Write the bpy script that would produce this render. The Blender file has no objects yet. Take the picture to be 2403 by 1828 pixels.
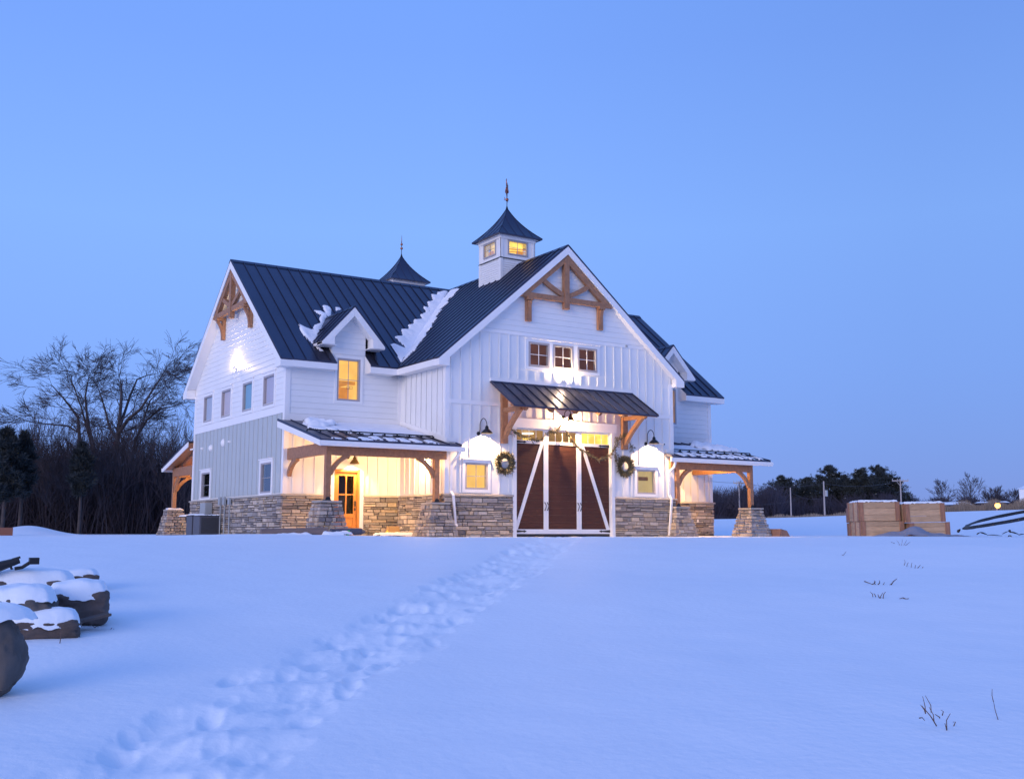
# white barn house at dusk in the snow
import bpy, math, random
import numpy as np
from mathutils import Vector, Matrix, noise
random.seed(7)
R=math.radians; PI=math.pi
sc=bpy.context.scene
col=bpy.data.collections.new('scene'); sc.collection.children.link(col)
V=Vector

# ------------------------------------------------------------------ camera
CX,CY,CZ=-20.919,-29.248,0.076
FPX=2531.0
BR_=V((0.84157903,-0.54013309,0.00098504)); BU_=V((-0.07127312,-0.10924223,0.99145664)); BF_=V((0.53541094,0.83445933,0.13043294))
cd=bpy.data.cameras.new('camera'); cam=bpy.data.objects.new('camera',cd); col.objects.link(cam); sc.camera=cam
cd.sensor_width=36; cd.lens=FPX*36/2403; cd.clip_end=3000; cd.clip_start=.1
cam.matrix_world=Matrix(((BR_.x,BU_.x,-BF_.x,CX),(BR_.y,BU_.y,-BF_.y,CY),(BR_.z,BU_.z,-BF_.z,CZ),(0,0,0,1)))
def at(u,v,r):
    """world point seen at photo pixel (u,v), r metres away over the ground"""
    q=BF_+BR_*((u-1201.5)/FPX)-BU_*((v-914)/FPX); k=r/math.hypot(q.x,q.y)
    return V((CX,CY,CZ))+q*k

# ------------------------------------------------------------------ helpers
class MB:
    def __init__(s): s.v=[]; s.f=[]
    def add(s,vs,fs):
        n=len(s.v); s.v+=[tuple(p) for p in vs]; s.f+=[tuple(i+n for i in f) for f in fs]; return s
    def hexa(s,p): return s.add(p,[(0,3,2,1),(4,5,6,7),(0,1,5,4),(1,2,6,5),(2,3,7,6),(3,0,4,7)])
    def box(s,x0,x1,y0,y1,z0,z1):
        return s.hexa([(x0,y0,z0),(x1,y0,z0),(x1,y1,z0),(x0,y1,z0),(x0,y0,z1),(x1,y0,z1),(x1,y1,z1),(x0,y1,z1)])
    def prism(s,poly,ext):
        n=len(poly); e=V(ext); a=[V(p) for p in poly]; b=[p+e for p in a]
        return s.add(a+b,[tuple(range(n))[::-1],tuple(range(n,2*n))]+[(i,(i+1)%n,(i+1)%n+n,i+n) for i in range(n)])
    def beam(s,p0,p1,w,t,up=(0,0,1)):
        p0,p1=V(p0),V(p1); d=(p1-p0).normalized(); u=V(up); sd=d.cross(u)
        if sd.length<1e-4: sd=d.cross(V((1,0,0)))
        sd.normalize(); u=sd.cross(d).normalized(); a=sd*w/2; b=u*t/2
        return s.hexa([p0-a-b,p0+a-b,p0+a+b,p0-a+b,p1-a-b,p1+a-b,p1+a+b,p1-a+b])
    def arc(s,p0,p1,c,w,tv,n=8):
        """curved brace: quadratic from p0 to p1 with control c, in-plane width w, thickness vector tv"""
        p0,p1,c,tv=V(p0),V(p1),V(c),V(tv); L=[];Rr=[]
        for i in range(n+1):
            t=i/n; p=p0*(1-t)**2+c*2*t*(1-t)+p1*t*t; d=((c-p0)*(1-t)+(p1-c)*t).normalized()
            sd=d.cross(tv).normalized()*w/2; L.append(p-sd); Rr.append(p+sd)
        vs=[];fs=[]
        for l,r in zip(L,Rr): vs+=[l,r,r+tv,l+tv]
        for i in range(n):
            a=4*i;b=a+4
            for k in range(4): fs.append((a+k,a+(k+1)%4,b+(k+1)%4,b+k))
        fs+=[(3,2,1,0),(4*n,4*n+1,4*n+2,4*n+3)]
        return s.add(vs,fs)
    def tube(s,pts,rad,n=6,cap=True):
        pts=[V(p) for p in pts]; m=len(pts)
        if not isinstance(rad,(list,tuple)): rad=[rad]*m
        ref=V((0,0,1)); vs=[];fs=[]; pa=None
        for i,p in enumerate(pts):
            d=(pts[min(i+1,m-1)]-pts[max(i-1,0)]); d=d.normalized() if d.length>1e-9 else V((0,0,1))
            if pa is None: a=d.cross(ref) if abs(d.z)<.9 else d.cross(V((1,0,0)))
            else: a=pa-d*pa.dot(d)
            a=a.normalized() if a.length>1e-6 else V((1,0,0)); pa=a; b=d.cross(a)
            for k in range(n):
                t=2*PI*k/n; vs.append(p+(a*math.cos(t)+b*math.sin(t))*rad[i])
        for i in range(m-1):
            for k in range(n): fs.append((i*n+k,i*n+(k+1)%n,(i+1)*n+(k+1)%n,(i+1)*n+k))
        if cap: fs+=[tuple(range(n))[::-1],tuple((m-1)*n+k for k in range(n))]
        return s.add(vs,fs)
    def lathe(s,c,prof,n=20,axis='z'):
        vs=[];fs=[];m=len(prof); c=V(c)
        for r,h in prof:
            for k in range(n):
                t=2*PI*k/n; x,y=r*math.cos(t),r*math.sin(t)
                vs.append(c+(V((x,y,h)) if axis=='z' else V((x,h,y)) if axis=='y' else V((h,x,y))))
        for i in range(m-1):
            for k in range(n): fs.append((i*n+k,i*n+(k+1)%n,(i+1)*n+(k+1)%n,(i+1)*n+k))
        return s.add(vs,fs)
    def ball(s,c,r,n=10,sc_=(1,1,1)):
        c=V(c); vs=[];fs=[]; m=n//2+1
        for i in range(m+1):
            a=PI*i/m
            for k in range(n):
                t=2*PI*k/n; vs.append(c+V((r*sc_[0]*math.sin(a)*math.cos(t),r*sc_[1]*math.sin(a)*math.sin(t),r*sc_[2]*math.cos(a))))
        for i in range(m):
            for k in range(n): fs.append((i*n+k,i*n+(k+1)%n,(i+1)*n+(k+1)%n,(i+1)*n+k))
        return s.add(vs,fs)
    def build(s,name,mat,parent=None,smooth=False):
        me=bpy.data.meshes.new(name); me.from_pydata(s.v,[],s.f); me.update()
        if mat: me.materials.append(mat)
        if smooth: me.polygons.foreach_set('use_smooth',[True]*len(me.polygons))
        o=bpy.data.objects.new(name,me); col.objects.link(o)
        if parent:
            o.parent=parent; o.matrix_parent_inverse=pw(parent).inverted()
        return o
def pw(o):
    m=Matrix.LocRotScale(o.location,o.rotation_euler,o.scale)
    return pw(o.parent)@o.matrix_parent_inverse@m if o.parent else m
def tag(o,label=None,cat=None,group=None,kind=None):
    for k,v in (('label',label),('category',cat),('group',group),('kind',kind)):
        if v: o[k]=v
    return o
def empty(name,loc,label,cat,group=None,rz=0):
    o=bpy.data.objects.new(name,None); col.objects.link(o); o.location=loc; o.rotation_euler.z=rz; o.empty_display_size=.2
    return tag(o,label,cat,group)
def copy_tree(o,parent=None):
    c=o.copy(); col.objects.link(c)
    if parent: c.parent=parent
    for ch in list(o.children): copy_tree(ch,c)
    return c
def lerp(a,b,t): return a+(b-a)*t
def rnd(a,b): return random.uniform(a,b)

# ------------------------------------------------------------------ materials
def mat(name,base,rough=.6,metal=0,spec=.5,var=0,vscale=3,bump=0,bscale=30,island=0,coat=0,stretch=None,palette=None):
    m=bpy.data.materials.new(name); m.use_nodes=True; nt=m.node_tree; b=nt.nodes['Principled BSDF']
    b.inputs['Base Color'].default_value=(*base,1); b.inputs['Roughness'].default_value=rough
    b.inputs['Metallic'].default_value=metal; b.inputs['Specular IOR Level'].default_value=spec
    if coat: b.inputs['Coat Weight'].default_value=coat; b.inputs['Coat Roughness'].default_value=.2
    tc=nt.nodes.new('ShaderNodeTexCoord'); mp=nt.nodes.new('ShaderNodeMapping'); nt.links.new(tc.outputs['Object'],mp.inputs[0])
    if stretch: mp.inputs['Scale'].default_value=stretch
    src=None
    if palette:
        g=nt.nodes.new('ShaderNodeNewGeometry'); r=nt.nodes.new('ShaderNodeValToRGB'); r.color_ramp.interpolation='CONSTANT'
        e=r.color_ramp.elements
        while len(e)<len(palette): e.new(1)
        for i,c in enumerate(palette): e[i].position=i/len(palette); e[i].color=(*c,1)
        nt.links.new(g.outputs['Random Per Island'],r.inputs[0]); src=r.outputs[0]
    elif island:
        g=nt.nodes.new('ShaderNodeNewGeometry'); r=nt.nodes.new('ShaderNodeMapRange'); r.inputs[3].default_value=1-island; r.inputs[4].default_value=1+island
        nt.links.new(g.outputs['Random Per Island'],r.inputs[0])
        mx=nt.nodes.new('ShaderNodeVectorMath'); mx.operation='SCALE'; mx.inputs[0].default_value=base; nt.links.new(r.outputs[0],mx.inputs['Scale']); src=mx.outputs[0]
    if var:
        n=nt.nodes.new('ShaderNodeTexNoise'); n.inputs['Scale'].default_value=vscale; n.inputs['Detail'].default_value=6; n.inputs['Roughness'].default_value=.6
        nt.links.new(mp.outputs[0],n.inputs['Vector'])
        r=nt.nodes.new('ShaderNodeMapRange'); r.inputs[1].default_value=.25; r.inputs[2].default_value=.75; r.inputs[3].default_value=1-var; r.inputs[4].default_value=1+var
        nt.links.new(n.outputs['Fac'],r.inputs[0])
        mx=nt.nodes.new('ShaderNodeVectorMath'); mx.operation='SCALE'; nt.links.new(r.outputs[0],mx.inputs['Scale'])
        if src: nt.links.new(src,mx.inputs[0])
        else: mx.inputs[0].default_value=base
        src=mx.outputs[0]
    if src: nt.links.new(src,b.inputs['Base Color'])
    if bump:
        n=nt.nodes.new('ShaderNodeTexNoise'); n.inputs['Scale'].default_value=bscale; n.inputs['Detail'].default_value=5
        nt.links.new(mp.outputs[0],n.inputs['Vector']); bp=nt.nodes.new('ShaderNodeBump'); bp.inputs['Strength'].default_value=bump; bp.inputs['Distance'].default_value=.02
        nt.links.new(n.outputs['Fac'],bp.inputs['Height']); nt.links.new(bp.outputs[0],b.inputs['Normal'])
    return m
def emis(name,c,s=1,var=0,vscale=2,island=0):
    m=bpy.data.materials.new(name); m.use_nodes=True; nt=m.node_tree; b=nt.nodes['Principled BSDF']
    b.inputs['Base Color'].default_value=(*[x*.3 for x in c],1); b.inputs['Emission Color'].default_value=(*c,1); b.inputs['Emission Strength'].default_value=s; b.inputs['Roughness'].default_value=.8
    if var:
        tc=nt.nodes.new('ShaderNodeTexCoord'); n=nt.nodes.new('ShaderNodeTexNoise'); n.inputs['Scale'].default_value=vscale; nt.links.new(tc.outputs['Object'],n.inputs['Vector'])
        r=nt.nodes.new('ShaderNodeMapRange'); r.inputs[1].default_value=.3; r.inputs[2].default_value=.7; r.inputs[3].default_value=s*(1-var); r.inputs[4].default_value=s*(1+var)
        nt.links.new(n.outputs['Fac'],r.inputs[0]); nt.links.new(r.outputs[0],b.inputs['Emission Strength'])
    return m
def glassmat():
    m=bpy.data.materials.new('window_glass'); m.use_nodes=True; nt=m.node_tree; nt.nodes.clear()
    o=nt.nodes.new('ShaderNodeOutputMaterial'); mx=nt.nodes.new('ShaderNodeMixShader'); t=nt.nodes.new('ShaderNodeBsdfTransparent'); g=nt.nodes.new('ShaderNodeBsdfGlossy'); f=nt.nodes.new('ShaderNodeFresnel')
    g.inputs['Roughness'].default_value=.02; f.inputs[0].default_value=1.5; t.inputs[0].default_value=(.93,.95,.94,1)
    mm=nt.nodes.new('ShaderNodeMath'); mm.operation='MULTIPLY_ADD'; mm.inputs[1].default_value=.38; mm.inputs[2].default_value=.02
    nt.links.new(f.outputs[0],mm.inputs[0]); nt.links.new(mm.outputs[0],mx.inputs[0]); nt.links.new(t.outputs[0],mx.inputs[1]); nt.links.new(g.outputs[0],mx.inputs[2]); nt.links.new(mx.outputs[0],o.inputs[0])
    return m
M=dict(
 snow=mat('snow',(.835,.89,.94),.65,spec=.3,bump=.35,bscale=14,var=.015,vscale=1.2),
 roofsnow=mat('packed_snow',(.87,.88,.91),.7,spec=.25,bump=.5,bscale=25,var=.03),
 white=mat('white_trim_paint',(.80,.80,.81),.45,var=.03,vscale=1.5),
 siding=mat('white_siding_paint',(.76,.77,.78),.5,var=.04,vscale=.8,bump=.06,bscale=60),
 graysiding=mat('pale_grey_siding_paint',(.43,.47,.48),.5,var=.04,vscale=.8,bump=.06,bscale=60),
 sash=mat('grey_window_sash',(.36,.34,.36),.45),
 roof=mat('dark_standing_seam_metal',(.085,.085,.125),.38,metal=.9,var=.12,vscale=.7,bump=.05,bscale=3),
 stone=mat('ledge_stone',(.3,.27,.24),.85,bump=.7,bscale=22,var=.22,vscale=9,palette=[(.33,.28,.25),(.25,.225,.215),(.43,.365,.305),(.19,.17,.17),(.31,.285,.275),(.40,.325,.25),(.27,.25,.25),(.50,.43,.37)]),
 cap=mat('cut_stone_cap',(.36,.33,.30),.8,bump=.4,bscale=18,var=.12),
 mortar=mat('dark_mortar',(.06,.055,.05),.95),
 timber=mat('stained_timber',(.32,.16,.085),.6,bump=.25,bscale=14,var=.28,vscale=5,stretch=(2,2,2)),
 ceil=mat('wood_porch_ceiling',(.42,.19,.08),.6,bump=.2,bscale=14,var=.25,vscale=4,stretch=(1,8,1)),
 doorwood=mat('orange_door_wood',(.55,.22,.05),.4,var=.2,vscale=6,stretch=(6,6,1)),
 panel=mat('brown_door_panel',(.060,.024,.019),.6,spec=.25,var=.35,vscale=2.2,stretch=(1,1,16),bump=.15,bscale=6),
 black=mat('black_metal',(.012,.012,.014),.4),
 blackpl=mat('black_plastic',(.01,.01,.014),.5),
 copper=mat('copper',(.45,.16,.10),.35,metal=.8),
 glass=glassmat(),
 dark=mat('dark_room',(.012,.010,.012),.8),
 blindgrey=mat('grey_roller_blind',(.52,.50,.56),.8,var=.05),
 blindpink=mat('pinkish_roller_blind',(.72,.52,.50),.8,var=.05),
 blindteal=mat('teal_roller_blind',(.18,.38,.50),.8,var=.1),
 blindmauve=mat('mauve_roller_blind',(.60,.47,.54),.8,var=.05),
 rooml=emis('lit_room',(1.0,.60,.16),.85,.12),
 roomhot=emis('bright_lit_room',(1.0,.66,.14),1.25,.3,3),
 roomdim=emis('dim_lit_room',(.50,.28,.10),.55,.35,4),
 roomtan=emis('tan_lit_room',(.62,.46,.22),.75,.1,2),
 roomred=emis('dusky_room',(.105,.038,.022),1,.35,1.6),
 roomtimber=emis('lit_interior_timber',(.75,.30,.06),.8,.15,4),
 bulb=emis('lamp_bulb',(1,.82,.55),60),
 flood=emis('flood_lens',(1,.85,.6),40),
 disc=emis('ceiling_light_disc',(1,.85,.6),3),
 ac=mat('grey_ac_enclosure',(.085,.088,.11),.5),
 acd=mat('dark_ac_louvre',(.04,.042,.05),.6),
 util=mat('utility_grey',(.33,.36,.38),.5),
 brass=mat('aged_bronze_shade',(.12,.09,.05),.4,metal=.6),
 leaf=mat('evergreen_sprig',(.10,.088,.05),.6,island=.5),
 leafdry=mat('dry_sprig',(.17,.13,.06),.6,island=.5),
 ice=mat('iced_wreath_centre',(.6,.62,.7),.6),
 bark=mat('winter_bark',(.050,.042,.046),.9,var=.3,vscale=4),
 bark2=mat('pine_bark',(.055,.045,.045),.9,var=.3,vscale=4),
 twig=mat('bare_twigs',(.045,.036,.042),.9,island=.3),
 brush=mat('brushwood',(.040,.030,.038),.9,island=.4),
 farbrush=mat('far_brushwood',(.045,.038,.055),.9,island=.3),
 needle=mat('pine_needles',(.024,.032,.034),.8,island=.5),
 corn=mat('dry_corn_stalks',(.30,.22,.15),.9,island=.35),
 weed=mat('dead_weed',(.10,.065,.055),.8),
 rock=mat('brown_rock',(.105,.080,.070),.9,bump=.9,bscale=7,var=.35,vscale=4),
 rock2=mat('grey_rock',(.10,.088,.082),.9,bump=.9,bscale=6,var=.35,vscale=5),
 crate=mat('pale_crate_wood',(.44,.30,.185),.7,island=.14,var=.25,vscale=3,stretch=(1,1,6),bump=.15),
 crated=mat('reddish_crate_post',(.29,.15,.095),.7,var=.25,vscale=3,stretch=(5,5,1)),
 tarp=mat('grey_tarp',(.24,.25,.30),.7,bump=.3,bscale=6),
 card=mat('cardboard',(.42,.27,.14),.8,var=.08),
 yellow=mat('yellow_sheet',(.62,.42,.06),.6),
 roll=mat('brown_wrapped_roll',(.19,.135,.115),.7,var=.2,bump=.2,bscale=9),
 roll2=mat('dark_wrapped_roll',(.075,.075,.105),.5,var=.2),
 green=mat('green_tape',(.05,.5,.12),.6),
 pole=mat('weathered_pole',(.36,.32,.31),.9),
 wire=mat('power_cable',(.05,.05,.06),.8),
 terra=mat('rusty_edging',(.22,.09,.06),.8),
)
LW=dict(goose=560,center=300,porch=300,porch2=210,rear=330,can=95,flood=110,flood2=58); SUNE=2.1
# ------------------------------------------------------------------ barn: dimensions
XL,XR=-8.669,9.371; YA,YB=3.087,12.772; YC=7.93
BL,BRt=-4.61,4.65; YF,YR=0.0,15.86
XC=-.06; HE,HR=5.46,9.71
EA=.467; EB=.39      # eave overhangs
RA,RB=.38,.26        # rake overhangs
SA=(HR-HE)/(YC-(YA-EA)); SBL=(HR-HE)/(XC-(BL-EB)); SBR=(HR-HE)/((BRt+EB)-XC)
def zA(y): return HR-SA*abs(y-YC)
def zB(x): return HR-(SBL*(XC-x) if x<XC else SBR*(x-XC))
HC=1.18
class F:
    """wall frame: u along the wall, d outward"""
    def __init__(s,o,U,N): s.o=V(o); s.U=V(U); s.N=V(N)
    def p(s,u,z,d=0): return s.o+s.U*u+V((0,0,z))+s.N*d
    def box(s,m,u0,u1,z0,z1,d0,d1):
        P=s.p; return m.hexa([P(u0,z0,d0),P(u1,z0,d0),P(u1,z0,d1),P(u0,z0,d1),P(u0,z1,d0),P(u1,z1,d0),P(u1,z1,d1),P(u0,z1,d1)])
FB=F((0,YF,0),(1,0,0),(0,-1,0)); FG=F((XL,0,0),(0,1,0),(-1,0,0)); FA=F((0,YA,0),(1,0,0),(0,-1,0))
FBL=F((BL,0,0),(0,1,0),(-1,0,0)); FBR=F((BRt,0,0),(0,1,0),(1,0,0)); FGR=F((XR,0,0),(0,1,0),(1,0,0))
FAR=F((0,YB,0),(1,0,0),(0,1,0)); FRR=F((0,YR,0),(1,0,0),(0,1,0))
def sub(iv,a,b):
    out=[]
    for s,e in iv:
        if b<=s or a>=e: out.append((s,e)); continue
        if a>s: out.append((s,a))
        if b<e: out.append((b,e))
    return [(s,e) for s,e in out if e-s>.015]
def wallpanel(m,f,u0,u1,z0,top,ops,d0,d1,knots=()):
    us=sorted(set([u0,u1]+[k for k in knots if u0<k<u1]+[x for o in ops for x in o[:2] if u0<x<u1]))
    for a,b in zip(us,us[1:]):
        mid=(a+b)/2; iv=[(z0,99)]
        for o in ops:
            if o[0]<=mid<=o[1]: iv=sub(iv,o[2],o[3])
        for s,e in iv:
            ta,tb=(top(a),top(b)) if e==99 else (e,e)
            if min(ta,tb)<=s: 
                ta,tb=max(ta,s+.001),max(tb,s+.001)
            P=f.p; m.hexa([P(a,s,d0),P(b,s,d0),P(b,s,d1),P(a,s,d1),P(a,ta,d0),P(b,tb,d0),P(b,tb,d1),P(a,ta,d1)])
def clap(m,f,z0,z1,lo,hi,ops,e=.178):
    z=z0
    while z<z1-.02:
        zt=min(z+e,z1); a0,b0=lo(z),hi(z); a1,b1=lo(zt),hi(zt)
        if b0-a0<.05: break
        if b1-a1<0: a1=b1=(a1+b1)/2
        iv=[(a0,b0)]
        for o in ops:
            if min(zt,o[3])-max(z,o[2])>.5*(zt-z): iv=sub(iv,o[0],o[1])
        for s,t in iv:
            s1=a1 if s==a0 else s; t1=b1 if t==b0 else t
            P=f.p; m.hexa([P(s,z,0),P(t,z,0),P(t,z,.026),P(s,z,.026),P(s1,zt,0),P(t1,zt,0),P(t1,zt,.008),P(s1,zt,.008)])
        z+=e
def batten(m,f,u0,u1,z0,top,ops,sp,ph=0,w=.05):
    u=u0+ph
    while u<u1-.03:
        if u>u0+.03:
            zt=min(top(u-w/2),top(u+w/2)); iv=[(z0,zt)]
            for o in ops:
                if o[0]-.03<u<o[1]+.03: iv=sub(iv,o[2],o[3])
            for s,e in iv:
                if e-s>.05: f.box(m,u-w/2,u+w/2,s,e,.012,.032)
        u+=sp
def stones(m,f,u0,u1,z0,z1,ops=(),dm=(.05,.095),backing=None):
    z=z0
    if backing is not None:
        wallpanel(backing,f,u0,u1,z0,lambda u:z1,ops,0,.03)
    while z<z1-.02:
        h=random.choice((.06,.08,.10,.13,.155)); zt=min(z+h,z1)
        if z1-zt<.045: zt=z1
        u=u0-rnd(0,.2); 
        while u<u1:
            L=rnd(.16,.60)*(1 if h>.06 else 1.2); a,b=max(u,u0),min(u+L,u1); 
            if u1-b<.06: b=u1
            if b-a>.03:
                iv=[(a,b)]
                for o in ops:
                    if zt>o[2]+.01 and z<o[3]-.01: iv=sub(iv,o[0],o[1])
                for s,e in iv:
                    parts=[(z,zt)]
                    if zt-z>.095 and random.random()<.35: q=lerp(z,zt,rnd(.4,.6)); parts=[(z,q),(q,zt)]
                    for q0,q1 in parts:
                        d=rnd(*dm); g=.005; j=lambda:rnd(-.008,.008); P=f.p; c=.012
                        m.hexa([P(s+g,q0+g,0),P(e-g,q0+g,0),P(e-g-c,q0+g+c*.6,d+j()),P(s+g+c,q0+g+c*.6,d+j()),P(s+g,q1-g,0),P(e-g,q1-g,0),P(e-g-c,q1-g-c*.6+j(),d+j()),P(s+g+c,q1-g-c*.6+j(),d+j())])
            u=b if b>u else u+L
        z=zt
barn=empty('timber_frame_barn',(XC,YC,0),'white timber framed barn house with dark metal roofs, stone base and two cupolas','barn')
def part(name,mb,m,parent=barn,smooth=False,label=None):
    o=mb.build(name,m,parent,smooth)
    if label: o['label']=label
    return o
# openings: glass rects (u0,u1,z0,z1)
W3=[(-1.46,-.76,5.53,6.22),(-.47,.22,5.53,6.22),(.53,1.22,5.53,6.22)]
WB=[(-3.85,-3.13,1.44,2.16),(3.04,3.76,1.43,2.16)]
DOORO=(-2.06,1.93,-.3,3.5)
opsB=[DOORO]+[(a-.05,b+.05,c-.05,d+.05) for a,b,c,d in W3+WB]
GW=[(10.64,11.58,4.22,5.10),(8.5,9.44,4.22,5.10),(6.24,7.1,4.22,5.10),(4.13,5.03,4.22,5.10)]
GL=[(10.6,11.55,1.36,2.2),(4.15,5.05,1.36,2.23)]
opsG=[(a-.04,b+.04,c-.04,d+.04) for a,b,c,d in GW+GL]
DX=(-6.55,7.13)
WA=[(-6.89,-6.19,4.35,5.62),(6.79,7.49,4.35,5.62)]
DR=[(-6.97,-6.07,-.1,2.06),(6.62,7.52,-.1,2.06)]
opsA=[(a-.05,b+.05,c-.05,d+.05) for a,b,c,d in WA]+[(a-.012,b+.012,c,d+.012) for a,b,c,d in DR]
topB=lambda x:zB(x)-.1; topG=lambda y:zA(y)-.1
# each wall is one mesh: hollow shell with its openings cut, its lap siding and its battens
lo=lambda z: max(BL,XC-(HR-.12-z)/SBL); hi=lambda z:min(BRt,XC+(HR-.12-z)/SBR)
loG=lambda z:max(YA,YC-(HR-.12-z)/SA); hiG=lambda z:min(YB,YC+(HR-.12-z)/SA)
bt=lambda x:min(6.45,topB(x)-.02)
w=MB(); wallpanel(w,FB,BL,BRt,-.3,topB,opsB,-.14,0,(XC,)); clap(w,FB,6.58,9.5,lo,hi,[],.185)
batten(w,FB,BL,BRt,HC+.1,lambda x:min(4.06,bt(x)),[(-2.2,2.1,0,3.72),(-3.0,2.82,4.86,5.0)]+[(a-.2,b+.2,c-.2,d+.14) for a,b,c,d in WB],.36,.17)
batten(w,FB,BL,BRt,4.19,bt,[(-1.66,1.44,5.3,6.5),(-3.0,2.82,4.0,5.0)],.36,.17)
part('wall',w,M['siding'])
w=MB(); wallpanel(w,FG,YA,YB,-.3,topG,opsG,-.14,0,(YC,)); clap(w,FG,4.06,9.5,loG,hiG,opsG); gw=part('wall',w,M['siding'])
for a,b in ((XL,BL),(BRt,XR)):
    w=MB(); wallpanel(w,FA,a+(.141 if a==XL else 0),b-(.141 if b==XR else 0),-.3,lambda x:5.76,opsA,-.14,0)
    clap(w,FA,3.78,5.22,lambda z:a,lambda z:b,opsA,.188); batten(w,FA,a,b,HC+.1,lambda x:3.3,[(d[0]-.16,d[1]+.16,-1,2.3) for d in DR],.37,.3); part('wall',w,M['siding'])
    w=MB(); wallpanel(w,FAR,a+(.141 if a==XL else 0),b-(.141 if b==XR else 0),-.3,lambda x:5.76,[],-.14,0); batten(w,FAR,a,b,HC+.1,lambda x:3.3,[],.37,.3); part('wall',w,M['siding'])
for f in (FBL,FBR):
    w=MB(); wallpanel(w,f,YF+.141,YA,-.3,lambda x:5.6,[],-.14,0); batten(w,f,YF,YA,HC+.1,lambda x:5.2,[],.36,.2); part('wall',w,M['siding'])
    w=MB(); wallpanel(w,f,YB,YR-.141,-.3,lambda x:5.6,[],-.14,0); part('wall',w,M['siding'])
w=MB(); wallpanel(w,FGR,YA,YB,-.3,topG,[],-.14,0,(YC,)); part('wall',w,M['siding'])
w=MB(); wallpanel(w,FRR,BL,BRt,-.3,topB,[],-.14,0,(XC,)); part('wall',w,M['siding'])
m=MB(); wallpanel(m,FG,YA,YB,HC+.1,lambda y:3.80,[o for o in opsG if o[3]<3],0,.012)
batten(m,FG,YA,YB,HC+.1,lambda x:3.8,[(a-.17,b+.17,c-.14,d+.16) for a,b,c,d in GL],.435,.25,.045); part('grey_board_siding',m,M['graysiding'],gw)
# trim boards
m=MB()
for f,u,s in ((FB,BL,1),(FB,BRt,-1),(FG,YA,1),(FG,YB,-1),(FA,XL,1),(FA,XR,-1),(FBL,YF,1),(FBR,YF,1),(FGR,YA,1),(FA,BL,-1),(FA,BRt,1)):
    m=MB(); f.box(m,min(u,u+s*.13)-(.034 if s>0 else 0),max(u,u+s*.13)+(.034 if s<0 else 0),HC+.06,5.3,.0,.036); part('corner_board',m,M['white'])
def tb(f,*a): m=MB(); f.box(m,*a); part('belt_board',m,M['white'])
tb(FB,BL+.13,-2.62,4.06,4.19,0,.04); tb(FB,2.54,BRt-.13,4.06,4.19,0,.04)
tb(FB,-3.5,3.4,6.45,6.57,0,.03)
tb(FG,YA+.13,YB-.13,3.80,4.05,0,.035)
for a,b in ((XL+.13,BL-.13),(BRt+.13,XR-.13)): tb(FA,a,b,3.50,3.77,0,.034)
tb(FB,-3.0,2.82,4.85,4.98,0,.05)
# flashing boards stepping down with the porch roofs on the projecting gable's flanks
def zP(y): return 2.81+.242*y
for f,s in ((FBL,1),(FBR,-1)):
    P=f.p; m=MB(); m.hexa([P(0,zP(0)+.03,.002),P(YA,zP(YA)+.03,.002),P(YA,zP(YA)+.03,.042),P(0,zP(0)+.03,.042),P(0,zP(0)+.2,.002),P(YA,zP(YA)+.2,.002),P(YA,zP(YA)+.2,.042),P(0,zP(0)+.2,.042)]); part('flashing_board',m,M['white'])
tb(FB,BL,-4.28,2.84,2.97,.037,.07); tb(FB,4.3,BRt,2.84,2.97,.037,.07)
# stone base
for f,a,b,o_ in ((FB,BL-.05,-2.14,()),(FB,2.0,BRt+.05,()),(FG,YA-.05,YB+.05,()),(FA,XL-.05,DR[0][0]-.12,()),(FA,DR[0][1]+.12,BL,()),(FA,BRt,DR[1][0]-.12,()),(FA,DR[1][1]+.12,XR+.05,()),(FBL,-.05,YA,()),(FBR,-.05,YA,()),(FGR,YA,YB,())):
    m=MB(); bk=MB(); stones(m,f,a,b,-.25,HC,o_,backing=bk); sb=part('stone_base',m,M['stone']); part('mortar_bed',bk,M['mortar'],sb)
for f,a,b in ((FB,BL-.1,-2.14),(FB,2.0,BRt+.1),(FG,YA-.1,YB+.1),(FA,XL-.1,DR[0][0]-.12),(FA,DR[0][1]+.12,BL-.1),(FA,BRt+.1,DR[1][0]-.12),(FA,DR[1][1]+.12,XR+.1),(FBL,0,YA-.1),(FBR,0,YA-.1),(FGR,YA,YB)):
    u=a; m=MB()
    while u<b-.01:
        e=min(u+rnd(.7,1.1),b); 
        if b-e<.2: e=b
        P=f.p; d=.115+rnd(-.006,.006); m.hexa([P(u+.003,HC,0),P(e-.003,HC,0),P(e-.003,HC,d),P(u+.003,HC,d),P(u+.003,HC+.065,0),P(e-.003,HC+.065,0),P(e-.003,HC+.05,d-.01),P(u+.003,HC+.05,d-.01)]); u=e
    part('stone_cap',m,M['cap'])
if 0: pass
# ------------------------------------------------------------------ roofs
def slab(m,poly,t):
    m.prism(poly,(0,0,-t))
def seams_A(m,x0,x1,ylo,front=True,sp=.42):
    x=x0
    while x<=x1+.001:
        y=ylo(x)
        if YC-y>.2:
            g=lambda yy:(x,yy if front else 2*YC-yy,zA(yy)+.012)
            m.beam(g(y+.01),g(YC-.05),.022,.045)
        x+=sp
m=MB(); eA=YA-EA; EL,ER=BL-EB,BRt+EB
dn=[(DX[0]-.6,DX[0]+.6),(DX[1]-.6,DX[1]+.6)]
def aq(x0,x1,y0,y1=YC,flip=False):
    pts=[(x0,y0),(x1,y0),(x1,y1),(x0,y1)]
    if flip: pts=[(x,2*YC-y) for x,y in pts]
    slab(m,[(x,y,zA(y)) for x,y in pts],.05)
aq(XL-RA,dn[0][0],eA); aq(dn[0][0],dn[0][1],YA+.01); aq(dn[0][1],EL,eA)
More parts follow.
